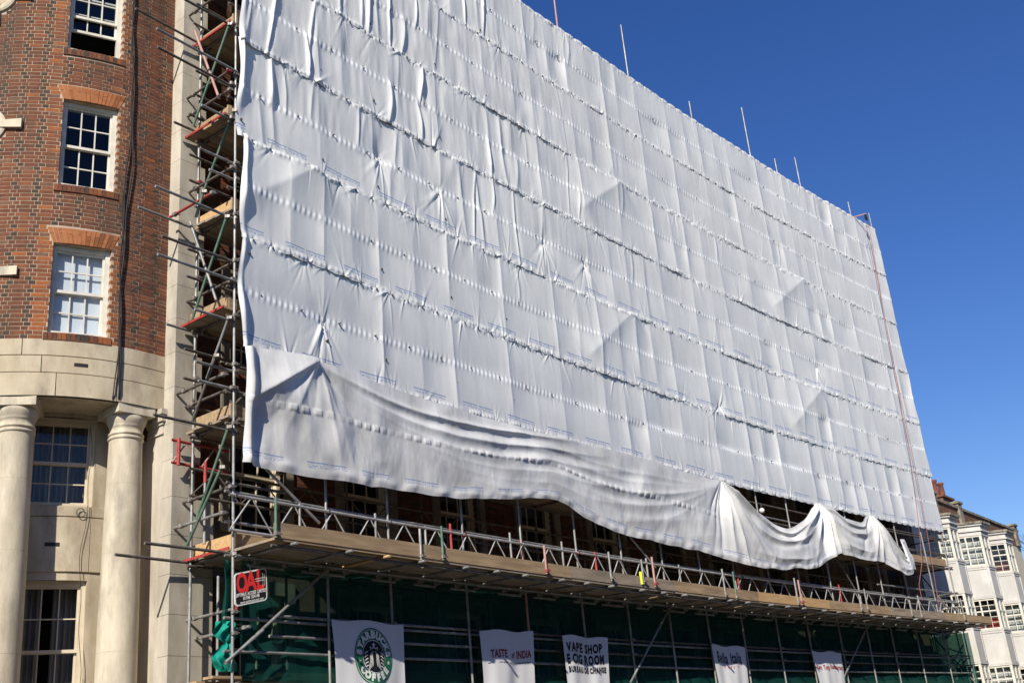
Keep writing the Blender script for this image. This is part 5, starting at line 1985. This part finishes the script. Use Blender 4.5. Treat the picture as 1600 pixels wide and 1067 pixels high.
banner(((875, 992), (946, 997)), 'white banner reading VAPE SHOP in bold black capitals', vape, 2.7)

def italia(w, H, put, text):
    text('Bella Italia', w * 0.48, 0.30, 0.36, 'ink_navy', 0.007, 0.72)
    for k, x in enumerate((0.32, 0.42, 0.5, 0.58, 0.70)):
        put('small_mark', [(w * x - 0.03, 0.47 + 0.02 * (k % 2)), (w * x + 0.035, 0.47), (w * x + 0.012, 0.55)], [(0, 1, 2)], 'soft_red', 0.006)
banner(((1110, 1007), (1162, 1011)), 'white banner reading Bella Italia in dark blue', italia, 3.9)

def tong(w, H, put, text):
    text('Kam Tong Restaurant', w * 0.5, 0.42, 0.17, 'ink_red', 0.006, 0.95)
banner(((1267, 1017), (1312, 1019)), 'white banner with small red Kam Tong lettering', tong, 5.2)

def sign():
    dy = -0.10
    c = [at(366, 948, dy), at(413, 938, dy), at(412, 886, dy), at(365, 896, dy)]
    r = root('company_sign', 'black scaffolding company sign with large red letters, silver edged', 'sign', P(c[0][0], dy, c[0][1]))
    o0 = np.array([c[0][0], c[0][1]])
    ex = np.array([c[1][0] - c[0][0], c[1][1] - c[0][1]])
    ey = np.array([c[3][0] - c[0][0], c[3][1] - c[0][1]])
    W_, H_ = np.hypot(*ex), np.hypot(*ey)
    turn = 0.10                                        # swung slightly off the pole line
    def pt(x, y, lift):
        q = o0 + ex * (x / W_) + ey * (y / H_)
        return P(q[0], dy - lift - turn * x, q[1])
    def rr(inset, rad, lift):
        out = []
        for (cx, cy, a0) in ((W_ - inset - rad, inset + rad, -90), (W_ - inset - rad, H_ - inset - rad, 0), (inset + rad, H_ - inset - rad, 90), (inset + rad, inset + rad, 180)):
            for k in range(6):
                a = math.radians(a0 + 18 * k)
                out.append(pt(cx + rad * math.cos(a), cy + rad * math.sin(a), lift))
        return out
    b = MB()
    v = rr(0, 0.06, 0.0) + rr(0, 0.06, 0.012)
    n = 24
    b.add(v, [tuple(range(n - 1, -1, -1)), tuple(range(n, 2 * n))] + [(i, (i + 1) % n, n + (i + 1) % n, n + i) for i in range(n)])
    b.build('border', M['alu'], r)
    b = MB()
    b.add(rr(0.022, 0.045, 0.014), [tuple(range(n))])
    b.build('panel', M['sign_black'], r)
    def text(body, cx, cy, size, mat, bold=0.0, sx=1.0, lift=0.017):
        vs, fs = text_mesh(body, size, bold, sx)
        bb = MB()
        bb.add([pt(cx + x, cy + y, lift) for x, y in vs], fs)
        bb.build('lettering', M[mat], r)
    text('O', W_ * 0.22, H_ * 0.645, 0.40, 'sign_red', 0.014, 0.60)
    text('A', W_ * 0.50, H_ * 0.645, 0.40, 'sign_red', 0.014, 0.72)
    text('L', W_ * 0.78, H_ * 0.645, 0.40, 'sign_red', 0.014, 0.72)
    text('OPTIMUS ACCESS LIMITED', W_ * 0.5, H_ * 0.315, 0.068, 'sign_white', 0.002, 0.64)
    text('01708 524148', W_ * 0.5, H_ * 0.195, 0.066, 'sign_white', 0.002, 0.72)
    text('www.optimusaccess.com', W_ * 0.52, H_ * 0.085, 0.055, 'sign_white', 0.001, 0.72)
    bb = MB()
    for (x0, y0, x1, y1) in ((0.62, 0.70, 0.93, 0.71), (0.64, 0.63, 0.92, 0.64), (0.86, 0.44, 0.868, 0.86), (0.91, 0.46, 0.918, 0.84)):
        bb.add([pt(W_ * x0, H_ * y0, 0.02), pt(W_ * x1, H_ * y0, 0.02), pt(W_ * x1, H_ * y1 + 0.004, 0.02), pt(W_ * x0, H_ * y1 + 0.004, 0.02)], [(0, 1, 2, 3)])
    bb.build('tube_emblem', M['alu'], r)
    bb = MB()
    bb.tube(pt(W_ * 0.52, H_ * 0.98, 0.0), P(c[0][0] + 0.35, 0.0, 5.2), 0.006, 5)
    bb.build('hanger', M['cable'], r)
sign()

# ================================================================== ROPES, LIGHT
def ropes():
    r = root('gin_wheel', 'small dark pulley wheel hanging from the arm at the top corner', 'pulley', P(GIN[0], -0.42, GIN[1]))
    b = MB()
    p = Vector(P(GIN[0], -0.42, GIN[1]))
    n = 20
    for i in range(n):
        t0, t1 = 2 * math.pi * i / n, 2 * math.pi * (i + 1) / n
        b.tube(p + Vector((0.12 * math.cos(t0), 0, 0.12 * math.sin(t0))), p + Vector((0.12 * math.cos(t1), 0, 0.12 * math.sin(t1))), 0.02, 6)
    for i in range(4):
        t = math.pi * i / 4
        b.tube(p - Vector((0.12 * math.cos(t), 0, 0.12 * math.sin(t))), p + Vector((0.12 * math.cos(t), 0, 0.12 * math.sin(t))), 0.01, 5)
    b.build('wheel', M['black_iron'], r)
    MB().tube(p, p + Vector((0, 0.02, 0.2)), 0.012, 6).build('hook', M['black_iron'], r)
    lines = [([(1352, 345), (1380, 480), (1420, 700), (1437, 830), (1441, 880), (1436, 915), (1441, 938)], 'straight red hoist rope on the left hanging down the sheeting to the deck'),
             ([(1357, 350), (1394, 560), (1424, 700), (1452, 850), (1467, 945)], 'right-hand red hoist rope slanting to the far deck corner')]
    for pts, lab in lines:
        w = []
        for px, py in pts:
            s, z = at(px, py, -0.42)
            w.append(P(s, -0.42, z))
        w = np.array(w)
        t = np.concatenate([[0], np.cumsum(np.linalg.norm(np.diff(w, axis=0), axis=1))])
        tt = np.linspace(0, t[-1], 60)
        q = np.stack([np.interp(tt, t, w[:, k]) for k in range(3)], -1)
        q[:, 0] += 0.03 * np.sin(tt * 1.3)
        rr = MB().path(q.tolist(), 0.0095, 6).build('hoist_rope', M['rope'])
        tag(rr, lab, 'rope', 'hoist ropes')
    s, z = at(1188, 798, 0.05)
    r = root('work_light', 'white round work light on a pole behind the sagging sheet', 'lamp', P(s, 0.1, z))
    b = MB()
    prof = [(0.075 * math.sin(t), z - 0.075 * math.cos(t)) for t in np.linspace(0.05, math.pi - 0.4, 12)]
    c = P(s, 0.0, z)
    b.lathe((c[0], c[1]), prof, 20)
    b.build('globe', M['bulb'], r)
    MB().tube(P(s, 0, z + 0.09), P(s, 0, z + 0.2), 0.035, 8).build('holder', M['black_iron'], r)
ropes()

# ================================================================== OPPOSITE SIDE OF THE STREET (mirrored in the panes)
def opposite():
    x = -42.0
    k = 0
    rr = random.Random(9)
    while x < 60:
        w = rr.uniform(7.5, 10.5)
        h = rr.uniform(9.5, 12.0)
        r = root('terrace_shop_house', 'dark brick shop house across the street, %s along its row' % ('first', 'second', 'third', 'fourth', 'fifth', 'sixth', 'seventh', 'eighth', 'ninth', 'tenth', 'eleventh', 'twelfth', 'thirteenth', 'fourteenth')[k], 'house', (x + w / 2, -17, 0), 'houses across the street')
        b = MB()
        b.box(x, -26, 0.13, x + w - 0.01, -16.6, h)
        b.build('wall', M['parapet_brick'], r)
        b = MB()
        b.box(x - 0.02, -16.599, h + 0.002, x + w - 0.03, -16.35, h + 0.3)
        b.build('cornice', M['sooty'], r)
        for z0 in (4.2, 7.0):
            for i in range(3):
                a = x + w * (i + 0.5) / 3 - 0.55
                b = MB()
                b.box(a, -16.598, z0, a + 1.1, -16.54, z0 + 1.6)
                b.build('window', M['white_paint'], r)
        x += w
        k += 1
opposite()

# ================================================================== TERRACE TO THE RIGHT
def terrace():
    WALL = -0.15
    fronts = [(32.78, -0.98), (35.81, -1.23), (38.95, -1.30)]
    PZ = [(4.26, 5.49), (6.78, 7.92)]                  # apron panels between storeys (bottom, top)
    labels = ['white bay fronted house beside the scaffold, half in its shadow, with chimney pots', 'white bay fronted house in the middle, a red curtain behind its lower window',
              'white bay fronted house at the right edge with dark upper panes']
    for k, (cx, cy) in enumerate(fronts):
        r = root('terrace_house', labels[k], 'house', (cx + 0.4, WALL, 0), 'bay fronted houses in the terrace')
        x0 = cx - 1.05 if k else 30.85
        x1 = fronts[k + 1][0] - 1.05 if k < 2 else 46.0
        b = MB()
        zt = 9.9
        b.box(x0, WALL, 0.13, x1 - 0.005, 9.0, zt)
        b.build('wall', M['render_white'] if k < 2 else M['cream_paint'], r)
        # parapet with coping and piers
        b = MB()
        b.box(x0, WALL - 0.02, zt + 0.002, x1 - 0.005, WALL + 0.3, 10.62)
        b.build('parapet', M['parapet_brick'], r)
        b = MB()
        b.box(x0, WALL - 0.09, 10.622, x1 - 0.005, WALL + 0.36, 10.72)
        b.build('coping', M['sooty'], r)
        b = MB()
        b.box(x1 - 0.75, WALL - 0.12, zt + 0.004, x1 - 0.30, WALL + 0.38, 10.85)
        b.box(x1 - 0.82, WALL - 0.17, 10.852, x1 - 0.23, WALL + 0.43, 10.94)
        b.build('parapet_pier', M['sooty'], r)
        b = MB()
        b.add([(x0, WALL + 0.3, 10.3), (x1 - .005, WALL + 0.3, 10.3), (x1 - .005, 4.5, 11.0), (x0, 4.5, 11.0)], [(0, 1, 2, 3)])
        b.build('roof', M['roof'], r)
        # the bay: left cheek, front, right cheek
        fw = 0.86
        depth = WALL - cy
        run = depth * 0.42 / 1.0 + 0.05
        L0 = (cx - run - 0.12, WALL)
        A = (cx, cy)
        B = (cx + fw, cy - 0.02)
        R0 = (cx + fw + run + 0.12, WALL)
        outline = [L0, A, B, R0]
        def shell(z0, z1, off, name, mat, par=r, lid=True):
            b = MB()
            n_ = len(outline)
            pts = []
            for i, p in enumerate(outline):
                q = Vector((p[0], p[1]))
                cen = Vector((cx + fw / 2, WALL))
                d = (q - cen).normalized() if i in (1, 2) else Vector((-1 if i == 0 else 1, 0))
                pts.append(q + d * off)
            v = [(p.x, p.y, z0) for p in pts] + [(p.x, p.y, z1) for p in pts]
            f = [(i, i + 1, n_ + i + 1, n_ + i) for i in range(n_ - 1)] + [(3, 2, 1, 0), (4, 5, 6, 7)]
            b.add(v, f)
            return b.build(name, M[mat], par)
        levels = [(0.13, 2.9), PZ[0], PZ[1]]
        for (z0, z1) in levels:
            po = shell(z0, z1, 0.0, 'bay_panel', 'render_white')
            shell(z1 + 0.002, z1 + 0.06, 0.045, 'sill', 'render_white', po)
            shell(z0 - 0.062, z0 - 0.002, 0.035, 'moulding', 'render_white', po)
            for (p, q) in ((L0, A), (A, B)):           # raised panel frame on each face
                d = Vector((q[0] - p[0], q[1] - p[1], 0))
                Lw = d.length
                d.normalize()
                nrm = Vector((d.y, -d.x, 0))
                b = MB()
                def bar(t0, t1, za, zb, th=0.022):
                    P0 = Vector((p[0], p[1], 0)) + d * t0
                    P1 = Vector((p[0], p[1], 0)) + d * t1
                    v = [(*(P0 + nrm * th).xy, za), (*(P1 + nrm * th).xy, za), (*(P1 - nrm * 0.01).xy, za), (*(P0 - nrm * 0.01).xy, za)]
                    b.hexa(v + [(x, y, zb) for x, y, _ in v])
                bar(0.0, Lw, z1 - 0.075, z1 - 0.003)
                bar(0.0, Lw, z0 + 0.003, z0 + 0.075)
                bar(0.0, 0.075, z0 + 0.077, z1 - 0.077)
                bar(Lw - 0.075, Lw, z0 + 0.077, z1 - 0.077)
                b.build('panel_frame', M['render_white'], po)
        # windows in the faces between panels
        for (z0, z1) in ((2.97, 4.19), (5.56, 6.71), (7.99, 9.18)):
            for fi, (p, q) in enumerate(((L0, A), (A, B), (B, R0))):
                d = Vector((q[0] - p[0], q[1] - p[1], 0))
                Lw = d.length
                ang = math.atan2(d.y, d.x)
                o = MB()
                h = z1 - z0
                pw = 0.085 if fi == 0 else 0.05
                nx = 4 if fi != 1 else 4
                # posts, rails, casement bars
                o.box(0.0, -0.012, 0, pw, 0.08, h)
                o.box(Lw - pw, -0.012, 0, Lw, 0.08, h)
                o.box(pw, 0.0, 0, Lw - pw, 0.07, 0.055)
                o.box(pw, 0.0, h - 0.055, Lw - pw, 0.07, h)
                o.box(Lw / 2 - 0.03, 0.0, 0.055, Lw / 2 + 0.03, 0.065, h - 0.055)
                tr = h * 0.60
                o.box(pw, 0.002, tr - 0.025, Lw / 2 - 0.03, 0.066, tr + 0.025)
                o.box(Lw / 2 + 0.03, 0.002, tr - 0.025, Lw - pw, 0.066, tr + 0.025)
                for (a, c) in ((pw, Lw / 2 - 0.03), (Lw / 2 + 0.03, Lw - pw)):
                    m = (a + c) / 2
                    for (u0, u1) in ((0.055, tr - 0.025), (tr + 0.025, h - 0.055)):
                        if fi:
                            continue
                        o.box(m - 0.012, 0.01, u0, m + 0.012, 0.05, u1)
                        nr = 3 if u0 < 0.1 else 2
                        for j in range(1, nr):
                            zz = u0 + (u1 - u0) * j / nr
                            o.box(a, 0.012, zz - 0.011, m - 0.012, 0.048, zz + 0.011)
                            o.box(m + 0.012, 0.012, zz - 0.011, c, 0.048, zz + 0.011)
                wo = o.build('window', M['white_paint'], r)
                wo.location = (p[0], p[1], z0)
                wo.rotation_euler = (0, 0, ang)
                g = MB()
                g.add([(pw, 0.03, 0.05), (Lw - pw, 0.03, 0.05), (Lw - pw, 0.03, h - 0.05), (pw, 0.03, h - 0.05)], [(0, 1, 2, 3)])
                g.build('glazing', M['glass'], wo)
                g = MB()
                g.add([(0.03, 0.22, 0.0), (Lw - 0.03, 0.22, 0.0), (Lw - 0.03, 0.22, h), (0.03, 0.22, h)], [(0, 1, 2, 3)])
                cu = 'dark'
                if (k == 1 and z0 > 7) or (k == 2 and 5 < z0 < 7):
                    cu = 'lace'
                if k == 1 and z0 < 4 or k == 0 and z0 > 7:
                    cu = 'lace'
                g.build('net_curtain' if cu == 'lace' else 'dark_interior', M[cu], wo)
                if (k == 1 and 5 < z0 < 7) or (k == 2 and z0 > 7):
                    g = MB()
                    g.add([(0.05, 0.18, 0.0), (Lw - 0.05, 0.18, 0.0), (Lw - 0.05, 0.18, h * 0.36), (0.05, 0.18, h * 0.30)], [(0, 1, 2, 3)])
                    g.build('red_curtain', M['ink_red'] if k == 1 else M['terracotta'], wo)
        # rainwater pipe and hopper in the recess beside the bay
        pb = MB()
        xp = cx + fw + run + 0.32
        pb.tube((xp, WALL - 0.07, 0.2), (xp, WALL - 0.07, 9.7), 0.045, 8)
        pb.box(xp - 0.11, WALL - 0.2, 9.702, xp + 0.11, WALL - 0.003, 9.88)
        pb.build('downpipe', M['black_iron'], r)
        # moulded cornice over the bay
        co = shell(9.182, 9.34, 0.03, 'cornice', 'render_white')
        for z0, z1, off, mt in ((9.342, 9.40, 0.10, 'render_white'), (9.402, 9.56, 0.05, 'render_white'), (9.562, 9.63, 0.14, 'render_white'), (9.632, 9.72, 0.20, 'sooty')):
            shell(z0, z1, off, 'moulding', mt, co)
        if k == 0:
            ch = MB()
            pots = []
            for px, py in ((1464, 776), (1473.5, 776)):
                d = ray(px, py)
                t = (0.7 - CAM[1]) / d[1]
                pots.append((CAM[0] + d[0] * t, 1.6 + d[2] * t))
            X0, X1 = pots[0][0] - 0.25, pots[1][0] + 0.25
            ZC = pots[0][1]
            ch.box(X0, 0.4, 9.8, X1, 1.0, ZC - 0.09)
            ch.box(X0 - 0.07, 0.33, ZC - 0.088, X1 + 0.07, 1.07, ZC)
            cho = ch.build('chimney', M['parapet_brick'], r)
            for i, xx in enumerate((pots[0][0], pots[1][0])):
                pb = MB()
                zb = ZC
                pb.lathe((xx, 0.7), [(0.13, zb), (0.12, zb + 0.3), (0.105, zb + 0.62), (0.14, zb + 0.65), (0.14, zb + 0.72), (0.105, zb + 0.74), (0.0, zb + 0.74)], 16)
                pb.build('chimney_pot', M['terracotta'], cho)
M['lace'] = noise_mat('lace_curtain', (0.30, 0.31, 0.29), (0.60, 0.60, 0.55), scale=9, rough=0.9, stretch=(1, 1, 0.8))
terrace()

def bare_tree():
    base = Vector((74, 4.4, 0))
    r = root('bare_tree', 'bare winter tree showing thin twigs above the far roof', 'tree', base)
    t = MB()
    t.tube(base, base + Vector((0, 0, 9)), 0.28, 10, r2=0.16)
    t.build('trunk', M['bark'], r)
    c = MB()
    rr = random.Random(3)
    def grow(p, d, L, rad, n):
        q = p + d * L
        c.tube(p, q, rad, 5, r2=rad * 0.7)
        if n == 0:
            return
        for _ in range(3):
            e = (d + Vector((rr.uniform(-.6, .6), rr.uniform(-.6, .6), rr.uniform(-.05, .5)))).normalized()
            grow(q, e, L * rr.uniform(0.62, 0.85), rad * 0.62, n - 1)
    for _ in range(5):
        grow(base + Vector((0, 0, rr.uniform(7.5, 9))), Vector((rr.uniform(-.5, .5), rr.uniform(-.5, .5), 0.9)).normalized(), 2.2, 0.09, 4)
    c.build('crown', M['bark'], r)
bare_tree()
